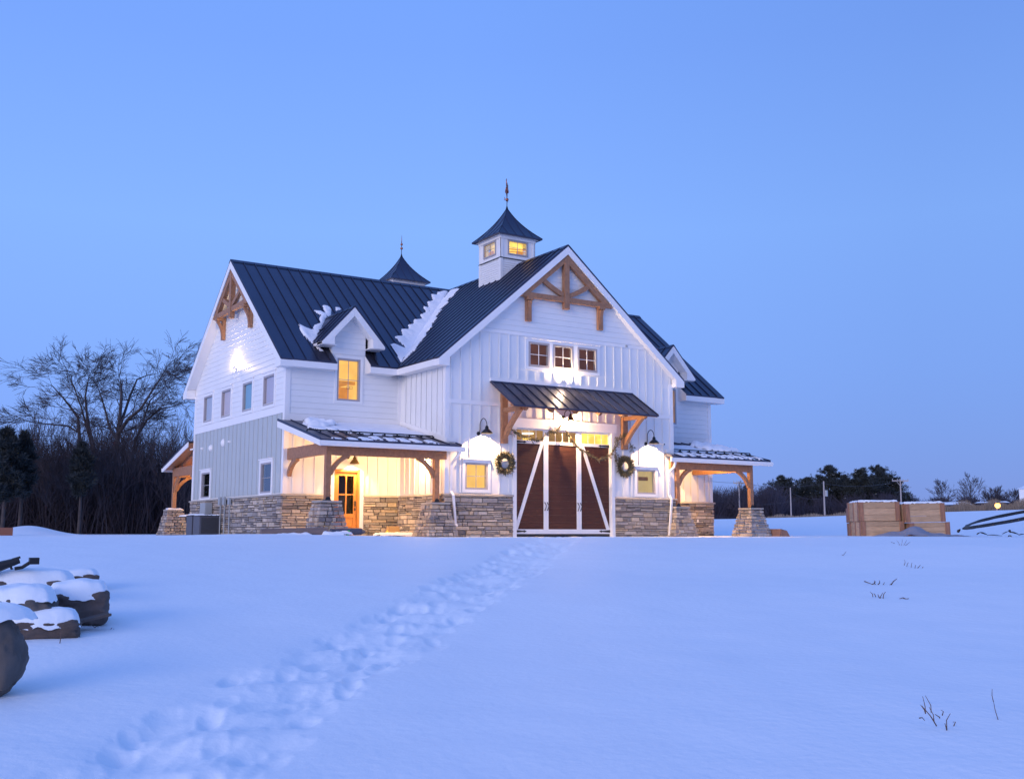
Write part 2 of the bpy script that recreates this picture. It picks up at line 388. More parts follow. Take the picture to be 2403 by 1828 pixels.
aq(ER,dn[1][0],eA); aq(dn[1][0],dn[1][1],YA+.01); aq(dn[1][1],XR+RA,eA)
slab(m,[(EL,eA,zA(eA)),(XC,YC,HR),(EL,YC,HR)],.05); slab(m,[(ER,eA,zA(eA)),(ER,YC,HR),(XC,YC,HR)],.05)
aq(XL-RA,EL,eA,YC,True); aq(ER,XR+RA,eA,YC,True)
slab(m,[(EL,2*YC-eA,zA(eA)),(XC,YC,HR),(EL,YC,HR)],.05); slab(m,[(ER,2*YC-eA,zA(eA)),(ER,YC,HR),(XC,YC,HR)],.05)
for s,E in ((0,EL),(1,ER)):
    f0=YF-RB
    slab(m,[(E,f0,HE),(XC,f0,HR),(XC,YC,HR),(E,eA,HE)],.05)
    slab(m,[(E,YR+RB,HE),(XC,YR+RB,HR),(XC,YC,HR),(E,2*YC-eA,HE)],.05)
def yl(x):
    if EL<=x<=XC: return eA+(x-EL)/(XC-EL)*(YC-eA)
    if XC<=x<=ER: return eA+(ER-x)/(ER-XC)*(YC-eA)
    for (a,b),dx in zip(dn,DX):
        if a<=x<=b: return 3.5+ (1.11-abs(x-dx))*1.3 if abs(x-dx)<1.1 else eA
    return eA
seams_A(m,XL-RA+.02,XC-.2,yl); seams_A(m,XC+.2,XR+RA-.02,yl); seams_A(m,XL-RA+.02,EL,lambda x:eA,False,.84)
y=YF-RB+.015
while y<YC-.1:
    for s in (-1,1):
        E=EL if s<0 else ER
        # run from eave (or valley) to ridge
        xv=E if y<eA else E+(XC-E)*(y-eA)/(YC-eA)
        m.beam((xv+(.02 if s<0 else -.02),y,zB(xv)+.012),(XC+s*.04,y,zB(XC+s*.04)+.012),.022,.05)
    y+=.42 if y>0.5 else .415
rf=part('roof',m,M['roof'])
m=MB()
def ridge(m,a,b,z,horiz='x',c=0,w=.16,sl=.8):
    if horiz=='x': m.prism([(a,c-w,z-w*sl+.022),(a,c,z+.022),(a,c+w,z-w*sl+.022),(a,c,z+.0)],(b-a,0,0))
    else: m.prism([(c-w,a,z-w*sl+.022),(c,a,z+.022),(c+w,a,z-w*sl+.022),(c,a,z+.0)],(0,b-a,0))
ridge(m,XL-RA-.01,XR+RA+.01,HR,'x',YC); ridge(m,YF-RB-.01,YR+RB,HR+.004,'y',XC,.16,.86)
part('ridge_cap',m,M['roof'],rf)
# rake boards, fascia, soffits
m=MB(); sf=MB()
def clipz(a0,a1,zf,w,zmin):
    t0,t1=zf(a0)-.05,zf(a1)-.05; b0,b1=t0-w,t1-w
    if b0>=zmin and b1>=zmin: return [(a0,t0),(a1,t1),(a1,b1),(a0,b0)]
    if b0<zmin: q=a0+(a1-a0)*(zmin-b0)/(b1-b0); return [(a0,t0),(a1,t1),(a1,b1),(q,zmin),(a0,zmin)]
    q=a0+(a1-a0)*(zmin-b0)/(b1-b0); return [(a0,t0),(a1,t1),(a1,zmin),(q,zmin),(a0,b0)]
def rake_x(xo,th,y0,y1,z_of,w=.25,mb=None,zmin=HE-.257):   # board in plane x=xo..xo+th
    mb=mb or m; mb.prism([(xo,a,b) for a,b in clipz(y0,y1,z_of,w,zmin)],(th,0,0))
def rake_y(yo,th,x0,x1,z_of,w=.25,mb=None,zmin=HE-.257):
    mb=mb or m; mb.prism([(a,yo,b) for a,b in clipz(x0,x1,z_of,w,zmin)],(0,th,0))
for xo,s in ((XL-RA,1),(XR+RA,-1)):
    m=MB()
    for ya,yb in ((eA,YC),(YC,2*YC-eA)):
        rake_x(xo+(-.006 if s>0 else -.024),.03,ya+(.004 if yb==YC else 0),yb-(.004 if ya==YC else 0),zA,.262)
        xi=XL if s>0 else XR
        y0_,y1_=(ya+EA,yb) if yb==YC else (ya,yb-EA)
        sf.prism([(xo+s*.035,y0_,zA(y0_)-.24),(xo+s*.035,y1_,zA(y1_)-.24),(xo+s*.035,y1_,zA(y1_)-.265),(xo+s*.035,y0_,zA(y0_)-.265)],(xi-xo-s*.035,0,0))
    for yy,t in ((eA,1),(2*YC-eA,-1)):   # boxed returns
        yi=yy+t*(EA-.02)
        m.prism([(xo,yy,HE-.06),(xo,yy,HE-.26),(xo,yi,HE-.26),(xo,yi,zA(yi)-.238)],(s*RA,0,0))
    part('rake_board',m,M['white'])
for yo,t in ((YF-RB,1),(YR+RB,-1)):
    m=MB()
    for xa,xb in ((EL,XC),(XC,ER)):
        rake_y(yo+(-.006 if t>0 else -.024),.03,xa+(.004 if xb==XC else 0),xb-(.004 if xa==XC else 0),zB,.27)
        yi=YF if t>0 else YR
        x0_,x1_=(xa+EB,xb) if xb==XC else (xa,xb-EB)
        sf.prism([(x0_,yo+t*.035,zB(x0_)-.26),(x1_,yo+t*.035,zB(x1_)-.26),(x1_,yo+t*.035,zB(x1_)-.285),(x0_,yo+t*.035,zB(x0_)-.285)],(0,yi-yo-t*.035,0))
    for E,s in ((EL,1),(ER,-1)):
        xi=E+s*(EB-.01); m.prism([(E,yo,HE-.06),(E,yo,HE-.26),(xi,yo,HE-.26),(xi,yo,zB(xi)-.258)],(0,t*RB,0))
    part('rake_board',m,M['white'])
def fas_y(x0,x1,y,t=1): # eave fascia along x at y
    m=MB(); m.box(x0,x1,min(y,y+t*.03),max(y,y+t*.03),HE-.25,HE-.045); part('eave_fascia',m,M['white'])
    sf.box(x0,x1,min(y+t*.032,y+t*EA),max(y+t*.032,y+t*EA),HE-.245,HE-.225)
fas_y(XL+.001,dn[0][0]+.02,eA); fas_y(dn[0][1]-.02,EL-.001,eA); fas_y(ER+.001,dn[1][0]+.02,eA); fas_y(dn[1][1]-.02,XR-.001,eA)
fas_y(XL+.001,EL-.001,2*YC-eA,-1); fas_y(ER+.001,XR-.001,2*YC-eA,-1)
for E,s in ((EL,1),(ER,-1)):
    for ya,yb in ((YF+.001,eA+.03),(2*YC-eA-.03,YR-.001)):
        m2=MB(); m2.box(min(E,E+s*.03),max(E,E+s*.03),ya,yb,HE-.25,HE-.045); part('eave_fascia',m2,M['white'])
        sf.box(min(E+s*.032,E+s*EB),max(E+s*.032,E+s*EB),ya,yb+(.4 if ya<0 else 0),HE-.245,HE-.225)
part('soffit',sf,M['white'])
# ------------------------------------------------------------------ wall dormers
def dormer(cx,full=True):
    d=MB(); hw=.58; 
    ze=6.16; za=7.38; ew=1.11; sd=(za-ze)/ew; yf=YA-.43
    zd=lambda x:za-sd*abs(x-cx)
    # face wall flush with the wing wall
    us=[cx-hw,cx,cx+hw]
    wallpanel(d,FA,cx-hw,cx+hw,5.1,lambda x:zd(x)-.1,[(cx-.4,cx+.4,5,5.68)],-.14,.001,(cx,))
    c=MB(); clap(c,FA,5.82,7.2,lambda z:max(cx-hw,cx-(za-.13-z)/sd),lambda z:min(cx+hw,cx+(za-.13-z)/sd),[],.188)
    for s in (-1,1):  # cheeks
        x=cx+s*hw; d.prism([(x,YA+.02,5.3),(x,YA+.02,zd(x)-.05),(x,4.4,zd(x)-.05),(x,4.4,zA(4.4)-.1),(x,YA+.02,zA(YA)-.1)],(-s*.08,0,0))
    for s in (-1,1):
        x=cx+s*.585; d.prism([(x,eA+.032,HE-.243),(x,YA-.002,HE-.243),(x,YA-.002,zA(YA)-.01),(x,eA+.032,zA(eA+.032)-.01)],(s*.025,0,0))
        x=cx+s*.581; d.prism([(x,YA+.004,HE-.2),(x,YA+.004,zd(cx+s*hw)-.05),(x,4.4,zd(cx+s*hw)-.05),(x,4.4,zA(4.4)-.1)],(s*.025,0,0))
    w_=part('dormer',d,M['siding']); part('lap_siding',c,M['siding'],w_)
    r=MB(); ya=YC-(HR-za)/SA
    for s in (-1,1):
        xe=cx+s*ew; ye=YC-(HR-ze)/SA
        slab(r,[(xe,yf,ze),(cx,yf,za),(cx,ya+.1,za),(xe,ye+.1,ze)],.045)
        for k in range(1,5):
            y=yf+.02+k*.42-.42; xv=xe if y<ye else xe+(cx-xe)*(y-ye)/(ya-ye)
            r.beam((xv,y,zd(xv)+.012),(cx+s*.02,y,zd(cx+s*.02)+.012),.02,.04)
    ridge(r,yf-.01,ya,za,'y',cx,.1,1.05)
    part('dormer_roof',r,M['roof'],w_)
    t=MB()
    for s in (-1,1):
        xe=cx+s*ew; rake_y(yf-.006,.03,min(xe,cx)+.002,max(xe,cx)-.002,zd,.28,t,ze-.117)
        t.prism([(xe,yf,ze-.05),(xe,yf,ze-.12),(cx+s*.68,yf,ze-.12),(cx+s*.68,yf,zd(cx+s*.68)-.28)],(0,YA-yf,0))
        t.box(min(xe,xe-s*.03),max(xe,xe-s*.03),yf+.03,3.5,ze-.12,ze-.04)
        t.prism([(xe,yf+.04,ze-.2),(cx,yf+.04,za-.2),(cx,yf+.04,za-.23),(xe,yf+.04,ze-.23)] if False else [(cx+s*.7,yf+.04,zd(cx+s*.7)-.26),(cx,yf+.04,za-.26),(cx,yf+.04,za-.28),(cx+s*.7,yf+.04,zd(cx+s*.7)-.28)],(0,YA-yf-.04,0))
        t.box(min(xe,cx+s*hw),max(xe,cx+s*hw),yf+.04,YA+.15,ze-.14,ze-.115)
    part('dormer_trim',t,M['white'],w_)
dormer(DX[0]); dormer(DX[1])
# ------------------------------------------------------------------ gable trusses
def truss(f,c,za,m_,d0,d1,label=None):
    """c centre along u; za inner apex of rake; slope m_"""
    t=MB(); P=f.p; td=f.N*(d1-d0); w=.2
    hw=1.95; zb=za-.06-hw*m_-.02
    def seg(u0,z0,u1,z1,w_): 
        a=V((u1-u0,z1-z0)); n=V((-a.y,a.x)).normalized()*w_/2
        t.prism([P(u0+n.x,z0+n.y,d0),P(u1+n.x,z1+n.y,d0),P(u1-n.x,z1-n.y,d0),P(u0-n.x,z0-n.y,d0)],td)
    for s in (-1,1):
        vo=.235
        t.prism([P(c,za,d0),P(c+s*hw,za-hw*m_,d0),P(c+s*(hw-.30),za-hw*m_,d0),P(c,za-vo*1.15,d0)],td)
        # struts
        t.arc(P(c+s*.12,zb+.30,d0+.012),P(c+s*.93,za-.93*m_-.22,d0+.012),P(c+s*.62,zb+.50,d0+.012),.15,td*.8)
    t.prism([P(c-hw+.25,zb+.06,d0+.006),P(c+hw-.25,zb+.06,d0+.006),P(c+hw-.45,zb+.235,d0+.006),P(c-hw+.45,zb+.235,d0+.006)],td*.9)
    k=MB(); 
    f.box(k,c-.1,c+.1,zb-.17,za-.2,d0-.012,d1+.014)
    o=part('gable_truss',t,M['timber']); part('king_post',k,M['timber'],o)
    for s in (-1,1):
        b=MB(); u=c+s*1.48
        f.box(b,u-.1,u+.1,zb-.72,zb+.02,.03,.14); f.box(b,u-.115,u+.115,zb-.02,zb+.09,.03,d1+.03)
        b.arc(f.p(u-.06,zb-.62,.10),f.p(u-.06,zb-.03,d1-.03),f.p(u-.06,zb-.25,.12),.10,f.U*.12)
        part('truss_bracket',b,M['timber'],o)
truss(FB,-.09,9.40,(SBL+SBR)/2,.09,.225)
truss(FG,YC,9.40,SA,.20,.345)
# ------------------------------------------------------------------ windows
def window(f,g,room,grid=(2,2),cas=True,dep=.45,blind=None,label=None,muntin='sash',cw=.10,head=True,sw=.055,mt=.018,timber=False,rec=0.0):
    u0,u1,z0,z1=g; s=MB()
    for a,b,c,d in ((u0-sw,u0,z0-sw,z1+sw),(u1,u1+sw,z0-sw,z1+sw),(u0,u1,z0-sw,z0),(u0,u1,z1,z1+sw)):
        f.box(s,a,b,c,d,-.09+rec,.028+rec)
    o=part('window',s,M['sash'],barn,label=label)
    if cas:
        c=MB(); a,b,e,h=u0-sw-.002,u1+sw+.002,z0-sw-.002,z1+sw+.002
        f.box(c,a-cw,a,e-cw,h+cw,.0,.042); f.box(c,b,b+cw,e-cw,h+cw,.0,.042); f.box(c,a,b,e-cw,e,.0,.042); f.box(c,a,b,h,h+cw,.0,.042)
        if head: f.box(c,a-cw-.03,b+cw+.03,h+cw,h+cw+.035,.0,.075)
        part('window_casing',c,M['white'],o)
    p=MB(); P=f.p; p.add([P(u0,z0,-.02+rec),P(u1,z0,-.02+rec),P(u1,z1,-.02+rec),P(u0,z1,-.02+rec)],[(0,1,2,3)]); part('window_pane',p,M['glass'],o)
    if grid:
        q=MB()
        for i in range(1,grid[0]): u=lerp(u0,u1,i/grid[0]); f.box(q,u-mt/2,u+mt/2,z0,z1,-.018+rec,-.004+rec)
        for i in range(1,grid[1]): z=lerp(z0,z1,i/grid[1]); f.box(q,u0,u1,z-mt/2,z+mt/2,-.0175+rec,-.0035+rec)
        part('muntins',q,M['white'] if muntin=='white' else M['sash'],o)
    r=MB(); e=.04; a,b,c,d,k=u0-e,u1+e,z0-e,z1+e,-dep
    f.box(r,a-.02,b+.02,c-.02,d+.02,k-.02,k)
    for x in ((a-.02,a,c,d),(b,b+.02,c,d),(a,b,c-.02,c),(a,b,d,d+.02)): f.box(r,*x,k,-.095)
    part('window_interior',r,M[room],o)
    if blind:
        l=MB(); f.box(l,u0,u1,z0,z1,-.075,-.06); part('window_blind',l,M[blind],o)
    return o
GLA='window on the left gable'
window(FG,GW[0],'dark',None,blind='blindgrey'); window(FG,GW[1],'dark',None,blind='blindpink')
window(FG,GW[2],'dark',None,blind='blindteal'); window(FG,GW[3],'dark',None,blind='blindmauve')
for g in GL: window(FG,g,'dark',(1,2))
for i,g in enumerate(W3):
    window(FB,g,'roomred',(2,2),cas=False,muntin='white',sw=.065,rec=.022)
c=MB()
for a,b,e,h in ((-1.64,-1.53,5.36,6.39),(-.69,-.54,5.36,6.39),(.29,.46,5.36,6.39),(1.29,1.42,5.36,6.39)): FB.box(c,a,b,e,h,0,.04)
for a,b in ((-1.53,-.69),(-.54,.29),(.46,1.29)): FB.box(c,a,b,5.36,5.46,0,.04); FB.box(c,a,b,6.29,6.39,0,.04)
FB.box(c,-1.68,1.46,6.39,6.43,0,.08); part('triple_window_casing',c,M['white'])
window(FB,WB[0],'rooml',(2,2)); o=window(FB,WB[1],'roomtan',(1,1))
q=MB(); FB.box(q,3.02,3.78,1.86,1.99,-.40,-.34); part('interior_beam',q,M['timber'],o)
for i,g in enumerate(WA):
    o=window(FA,g,'rooml',(2,2) if i==0 else (2,2),cw=.09,head=False,sw=.06,dep=1.1)
    t=MB(); cx=(g[0]+g[1])/2
    FA.box(t,g[0]-.03,g[1]+.03,4.88,4.985,-.42,-.30)
    t.arc(FA.p(g[0]-.02,4.72,-.5),FA.p(cx+.12,4.90,-.5),FA.p(cx-.1,4.86,-.5),.09,FA.N*.1)
    t.arc(FA.p(g[0]+.0,4.62,-.6),FA.p(cx+.02,4.30,-.6),FA.p(cx-.05,4.55,-.6),.08,FA.N*.1)
    FA.box(t,cx+.05,g[1]+.03,4.31,4.84,-.9,-.8)
    part('interior_timber',t,M['roomtimber'],o)
    b=MB(); 
    for k in (0,.11): 
        u=cx+.06+k
        for a in ((u,u+.008,4.72,4.82),(u+.08,u+.088,4.72,4.82),(u,u+.088,4.812,4.82),(u,u+.088,4.72,4.728)): FA.box(b,*a,-.26,-.25)
    part('interior_picture',b,M['black'],o)
# ------------------------------------------------------------------ entry doors
def entry(x0,x1,main):
    fr=MB(); zt=2.06
    FA.box(fr,x0,x0+.07,-.02,zt,-.12,.03); FA.box(fr,x1-.07,x1,-.02,zt,-.12,.03); FA.box(fr,x0+.07,x1-.07,zt-.07,zt,-.12,.03)
    o=part('entry_door',fr,M['doorwood'])
    a,b=x0+.075,x1-.075; h=MB(); st=.11; cx=(a+b)/2; zt=1.985
    for r in ((a,a+st,0,zt),(b-st,b,0,zt),(a+st,b-st,zt-.12,zt),(a+st,b-st,0,.16),(a+st,b-st,.52,.64),(cx-.018,cx+.018,.64,zt-.12),(a+st,cx-.018,1.235,1.275),(cx+.018,b-st,1.235,1.275)):
        FA.box(h,*r,-.085,-.035)
    FA.box(h,a+st,b-st,.16,.52,-.08,-.055); FA.box(h,a+st+.05,b-st-.05,.21,.47,-.06,-.045)
    part('door_leaf',h,M['doorwood'],o)
    g=MB(); P=FA.p; g.add([P(a+st,.64,-.06),P(b-st,.64,-.06),P(b-st,zt-.12,-.06),P(a+st,zt-.12,-.06)],[(0,1,2,3)]); part('door_glass',g,M['glass'],o)
    d=MB(); FA.box(d,a,b,.1,zt,-.5,-.48); part('door_interior',d,M['dark'],o)
    k=MB(); FA.box(k,b-.085,b-.035,.88,1.06,-.035,-.015); k.ball(FA.p(b-.06,.79,-.005),.032,8); FA.box(k,b-.08,b-.04,.75,.83,-.035,-.02); part('door_handle',k,M['black'],o)
    t=MB(); x0-=.002; x1+=.002
    FA.box(t,x0-.13,x0,-.02,2.062,0,.045); FA.box(t,x1,x1+.13,-.02,2.062,0,.045); FA.box(t,x0-.13,x1+.13,2.062,2.2,0,.045); FA.box(t,x0-.17,x1+.17,2.2,2.24,0,.07)
    part('door_casing',t,M['white'],o)
    s=MB(); FA.box(s,x0-.1,x1+.1,-.1,-.02,.0,.35); part('door_step',s,M['cap'],o)
entry(-6.97,-6.07,True); entry(6.62,7.52,False)
# ------------------------------------------------------------------ big carriage door
g0,g1=-2.0,1.87; gc=(g0+g1)/2; yd=-.12    # leaf plane, behind the wall face (outward negative)
m=MB(); FB.box(m,g0-.14,g0,-.1,3.42,-.14,.05); FB.box(m,g1,g1+.13,-.1,3.42,-.14,.05); FB.box(m,g0-.14,g1+.24,3.42,3.70,-.14,.05); FB.box(m,g0-.18,g1+.28,3.70,3.735,0,.08)
gd=part('garage_door',m,M['white'])
m=MB(); ML=(-.845,-.665); MR=(.495,.68)
for a,b in ((g0,ML[0]),(ML[1],MR[0]),(MR[1],g1)):
    z=.14
    while z<2.93: FB.box(m,a,b,z+.0006,min(z+.2334,2.94),yd-.02,yd); z+=.234
part('door_panels',m,M['panel'],gd)
m=MB(); bb=.03
FB.box(m,g0,g1,2.93,3.03,yd,yd+bb); FB.box(m,g0,g1,.0,.15,yd,yd+bb); FB.box(m,g0,g1,3.375,3.419,yd,yd+bb)
for a,b in (ML,MR): FB.box(m,a,b,.15,2.93,yd,yd+bb); FB.box(m,a-.02,b+.02,3.03,3.375,yd,yd+bb)
for a,b in ((g0,g0+.03),(g1-.03,g1)): FB.box(m,a,b,3.03,3.375,yd,yd+bb)
def slant(m,u0,z0,u1,z1,w,d0,d1):
    P=FB.p; m.prism([P(u0-w/2,z0,d0),P(u0+w/2,z0,d0),P(u1+w/2,z1,d0),P(u1-w/2,z1,d0)],FB.N*(d1-d0))
slant(m,g0+.07,.15,ML[0]-.07,2.93,.13,yd+.002,yd+bb-.004); slant(m,g1-.07,.15,MR[1]+.07,2.93,.13,yd+.002,yd+bb-.004)
part('door_trim',m,M['white'],gd)
m=MB(); FB.box(m,g0,g1,-.2,.0,yd-.02,yd+.01); part('rubber_seal',m,M['black'],gd)
tr=[]
for a,b,room in ((g0+.03,ML[0]-.02,'roomdim'),(ML[1]+.02,MR[0]-.02,'roomdim'),(MR[1]+.02,g1-.03,'roomhot')):
    m=MB(); P=FB.p; m.add([P(a,3.03,yd),P(b,3.03,yd),P(b,3.375,yd),P(a,3.375,yd)],[(0,1,2,3)]); o=part('transom_pane',m,M['glass'],gd)
    r=MB(); FB.box(r,a-.02,b+.02,3.0,3.40,-1.0,-.98); FB.box(r,a-.02,b+.02,3.385,3.4,-.98,yd-.01); FB.box(r,a-.02,b+.02,3.0,3.02,-.98,yd-.01); FB.box(r,a-.04,a-.02,3.0,3.4,-.98,yd-.01); FB.box(r,b+.02,b+.04,3.0,3.4,-.98,yd-.01)
    part('transom_interior',r,M[room],gd)
    q=MB()
    for i in (1,2,3): u=lerp(a,b,i/4); FB.box(q,u-.009,u+.009,3.03,3.375,yd+.002,yd+.012)
    part('transom_muntins',q,M['white'],gd)
m=MB(); m.lathe(FB.p(-1.15,3.31,-.6),[(0,-.02),(.2,-.02),(.2,.015),(0,.015)],16); part('interior_light',m,M['disc'],gd)
m=MB(); FB.box(m,-1.15,-.85,3.03,3.2,-.9,-.85); part('interior_glow',m,M['roomhot'],gd)
for u,s in ((g0,1),(g1,-1)):
    for z in (2.975,.085):
        h=MB(); P=FB.p; d=yd+bb+.012; d0=yd+bb+.001
        pts=[(0,-.045),(.36,-.02),(.36,-.045),(.47,0),(.36,.045),(.36,.02),(0,.045)]
        h.prism([P(u+s*(a-.0),z+b,d0) for a,b in pts],FB.N*.011); part('strap_hinge',h,M['black'],gd)
for a,b in (ML,MR):
    for u in (a+.04,b-.04):
        h=MB(); pts=[FB.p(u+dx,zz,yd+bb+dd) for dx,zz,dd in ((-.012,1.03,.008),(.0,.98,.02),(.02,.93,.045),(.01,.88,.05),(.0,.83,.045),(-.004,.79,.02),(-.01,.755,.008))]
        h.tube(pts,[.016,.012,.011,.011,.011,.012,.016],6); part('door_pull',h,M['black'],gd,True)
# ------------------------------------------------------------------ awning over the carriage door
m=MB(); ax0,ax1=-3.0,2.82; z0,z1,yo=4.86,3.96,-1.44
zaw=lambda y: z0+(z1-z0)*(-y)/1.44
slab(m,[(ax0,0,z0),(ax1,0,z0),(ax1,yo,z1),(ax0,yo,z1)],.04)
x=ax0+.012
for i in range(15):
    m.beam((x,-.02,zaw(-.02)+.012),(x,yo+.01,zaw(yo)+.012),.02,.045); x+=(ax1-ax0-.024)/14
for i in range(14):   # faint striations between the seams
    for k in (1,2): 
        xx=ax0+.012+(i+k/3)*(ax1-ax0-.024)/14; m.beam((xx,-.03,zaw(-.03)+.0015),(xx,yo+.01,zaw(yo)+.0015),.02,.006)
m.box(ax0,ax1,-.06,-.052,4.79,4.87)
aw=part('awning',m,M['roof'])
m=MB(); slab(m,[(ax0+.03,-.02,z0-.045),(ax1-.03,-.02,z0-.045),(ax1-.03,yo+.04,z1-.035),(ax0+.03,yo+.04,z1-.035)],.025); part('awning_ceiling',m,M['ceil'],aw)
for i in range(6):
    x=-2.45+i*.955+ (0.03 if i else 0); r=MB()
    r.prism([(x-.05,-.04,zaw(-.04)-.08),(x-.05,yo+.1,z1-.02),(x-.05,yo+.1,z1-.08),(x-.05,yo+.2,z1-.13),(x-.05,-.04,zaw(-.04)-.22)],(.1,0,0)); part('awning_rafter',r,M['timber'],aw)
m=MB(); m.box(ax0+.12,ax1-.12,-1.16,-1.04,z1+.0,z1+.16) ; part('awning_beam',m,M['timber'],aw)
for x0 in (-2.62,2.30):
    b=MB(); b.box(x0,x0+.21,-.16,-.03,2.87,4.62); b.box(x0+.03,x0+.18,-1.12,-.16,3.86,4.0)
    b.arc((x0+.04,-.12,3.05),(x0+.04,-1.1,3.93),(x0+.04,-.42,3.45),.14,(.13,0,0),12); part('awning_bracket',b,M['timber'],aw)
# ------------------------------------------------------------------ porches
def porch(x0,x1,xin,mir,left):
    """x0 outer, x1 inner roof end; mir mirrors front (y) to the rear"""
    Y=(lambda y:2*YC-y) if mir else (lambda y:y)
    yf=-.42; zf=zP(yf); s=1 if x1>x0 else -1
    A=lambda x,y,z:(x,Y(y),z)
    def bx(m,xa,xb,ya,yb,za,zb): m.box(min(xa,xb),max(xa,xb),min(Y(ya),Y(yb)),max(Y(ya),Y(yb)),za,zb)
    r=MB(); slab(r,[A(x0,yf,zf),A(x1,yf,zf),A(x1,-.04,zP(-.04)),A(xin,-.04,zP(-.04)),A(xin,YA,zP(YA)),A(x0,YA,zP(YA))],.045)
    x=x0+s*.012; n=int(abs(x1-x0)/.42); st=(abs(x1-x0)-.024)/n
    for i in range(n+1):
        xx=x+s*i*st; ye=YA-.02 if (xx<xin if s>0 else xx>xin) else -.05
        r.beam(A(xx,yf,zf+.012),A(xx,ye,zP(ye)+.012),.02,.042)
    o=part('porch_roof',r,M['roof'])
    t=MB(); 
    # outer rake board, gutter
    a=x0+s*.004; t.prism([A(a,yf,zf-.046),A(a,YA,zP(YA)-.046),A(a,YA,zP(YA)-.24),A(a,yf,zf-.21)],(s*.03,0,0))
    g=MB(); gy=yf-.1
    prof=[(yf-.005,-.07),(yf-.005,-.2),(gy+.03,-.2),(gy,-.13),(gy,-.055),(gy+.012,-.055),(gy+.012,-.12),(gy+.035,-.185),(yf-.017,-.185),(yf-.017,-.07)]
    g.prism([A(x0-s*.02,yy,zf+zz) for yy,zz in prof],(x1-x0+s*.1,0,0))
    bx(t,x0+s*.036,x1,yf,yf+.025,zf-.2,zf-.047)
    part('porch_trim',t,M['white'],o); part('gutter',g,M['white'],o)
    c=MB(); slab(c,[A(x0+s*.04,yf+.03,zf-.09),A(xin-s*.06,yf+.03,zf-.09),A(xin-s*.06,YA-.02,zP(YA)-.09),A(x0+s*.04,YA-.02,zP(YA)-.09)],.02)
    part('porch_ceiling',c,M['ceil'],o)
    b=MB(); po=(-8.515,-4.94) if left else (8.42,4.80); w=.0775; pz=.97
    bt_,bb_=zP(0)-.13,2.28
    bx(b,po[0]-s*w,po[1]+s*w+s*.25,-.10,.055,bb_,bt_)
    bx(b,po[0]-s*w*.9,po[0]+s*w*.9,.055,YA-.03,bb_+.02,bt_-.03)
    if left: b.arc(A(po[0]-w*.8,YA-.05,1.80),A(po[0]-w*.8,YA-.75,2.30),A(po[0]-w*.8,YA-.2,2.18),.13,(w*1.6,0,0))
    for i in range(5):
        xx=lerp(x0+s*.55,xin-s*.3,i/4); b.prism([A(xx-.04,yf+.03,zf-.105),A(xx-.04,YA-.05,zP(YA)-.11),A(xx-.04,YA-.05,zP(YA)-.24),A(xx-.04,.1,zP(.1)-.24)],(.08,0,0))
    part('porch_beam',b,M['timber'],o)
    for i,px in enumerate(po):
        p=MB(); bx(p,px-w,px+w,-.1,.055,pz,bb_); q=part('porch_post',p,M['timber'],o)
        k=MB(); k.lathe(A(px,-.10-.0,pz+.02),[(0,-.018),(.075,-.018),(.08,0),(0,0)] if not mir else [(0,.018),(.075,.018),(.08,0),(0,0)],16,'y'); k.box(px-.09,px+.09,min(Y(-.12),Y(.07)),max(Y(-.12),Y(.07)),pz-.02,pz+.012)
        part('post_base',k,M['black'],o)
        d=1 if i==0 else -1
        r_=MB(); a=px+s*d*.07
        th=(0,.11,0)
        r_.arc((a,min(Y(-.075),Y(.035)),1.72),(px+s*d*.66,min(Y(-.075),Y(.035)),2.30),(px+s*d*.26,min(Y(-.075),Y(.035)),2.14),.13,th,10); part('knee_brace',r_,M['timber'],o)
        # tapered stone pier
        pm=MB(); zc=pz-.02; z=-.2; cy=Y(-.02)
        while z<zc-.09:
            h=random.choice((.06,.085,.11,.13)); zt=min(z+h,zc-.06); hb=lerp(.50,.285,(z)/(zc)); 
            for fx in (F((px,cy,0),(1,0,0),(0,-1,0)),F((px,cy,0),(0,1,0),(-1,0,0)),F((px,cy,0),(0,1,0),(1,0,0)),F((px,cy,0),(1,0,0),(0,1,0))):
                u=-hb
                while u<hb-.01:
                    L=rnd(.12,.38); e=min(u+L,hb); 
                    if hb-e<.07: e=hb
                    dd=hb+rnd(-.022,.022); g_=.004; c_=.012; Q=fx.p; jj=lambda:rnd(-.008,.008)
                    pm.hexa([Q(u+g_,z+g_,hb-.12),Q(e-g_,z+g_,hb-.12),Q(e-g_-c_,z+g_+c_*.6+jj()*.5,dd+jj()),Q(u+g_+c_,z+g_+c_*.6,dd+jj()),Q(u+g_,zt-g_,hb-.12),Q(e-g_,zt-g_,hb-.12),Q(e-g_-c_,zt-g_-c_*.6,dd+jj()-.006),Q(u+g_+c_,zt-g_-c_*.6+jj()*.4,dd+jj()-.006)]); u=e
            z=zt
        pr=part('stone_pier',pm,M['stone'],o)
        cpm=MB(); cpm.box(px-.33,px+.33,cy-.33,cy+.33,zc-.055,zc); part('pier_cap',cpm,M['cap'],o)
        if mir: 
            sn=MB(); sn.box(px-.32,px+.25,cy-.31,cy+.31,zc+.001,zc+.035); 
    if not mir:
        sb_=MB(); bx(sb_,xin-s*.1 if False else xin-s*.05,x0+s*.02,.62,.65,zP(.64)+.07,zP(.64)+.105); 
        for i in range(n): 
            xx=x+s*(i)*st
            if (xx<xin if s>0 else xx>xin): bx(sb_,xx-.02,xx+.02,.61,.66,zP(.64)+.03,zP(.64)+.07)
        part('snow_rail',sb_,M['black'],o)
    return o
p1=porch(-8.93,-4.26,BL-.04,False,True); p2=porch(9.12,4.24,BRt+.04,False,False); p3=porch(-8.93,-4.9,BL-.04,True,True)
m=MB() # rear porch brace toward the house, seen lit from inside
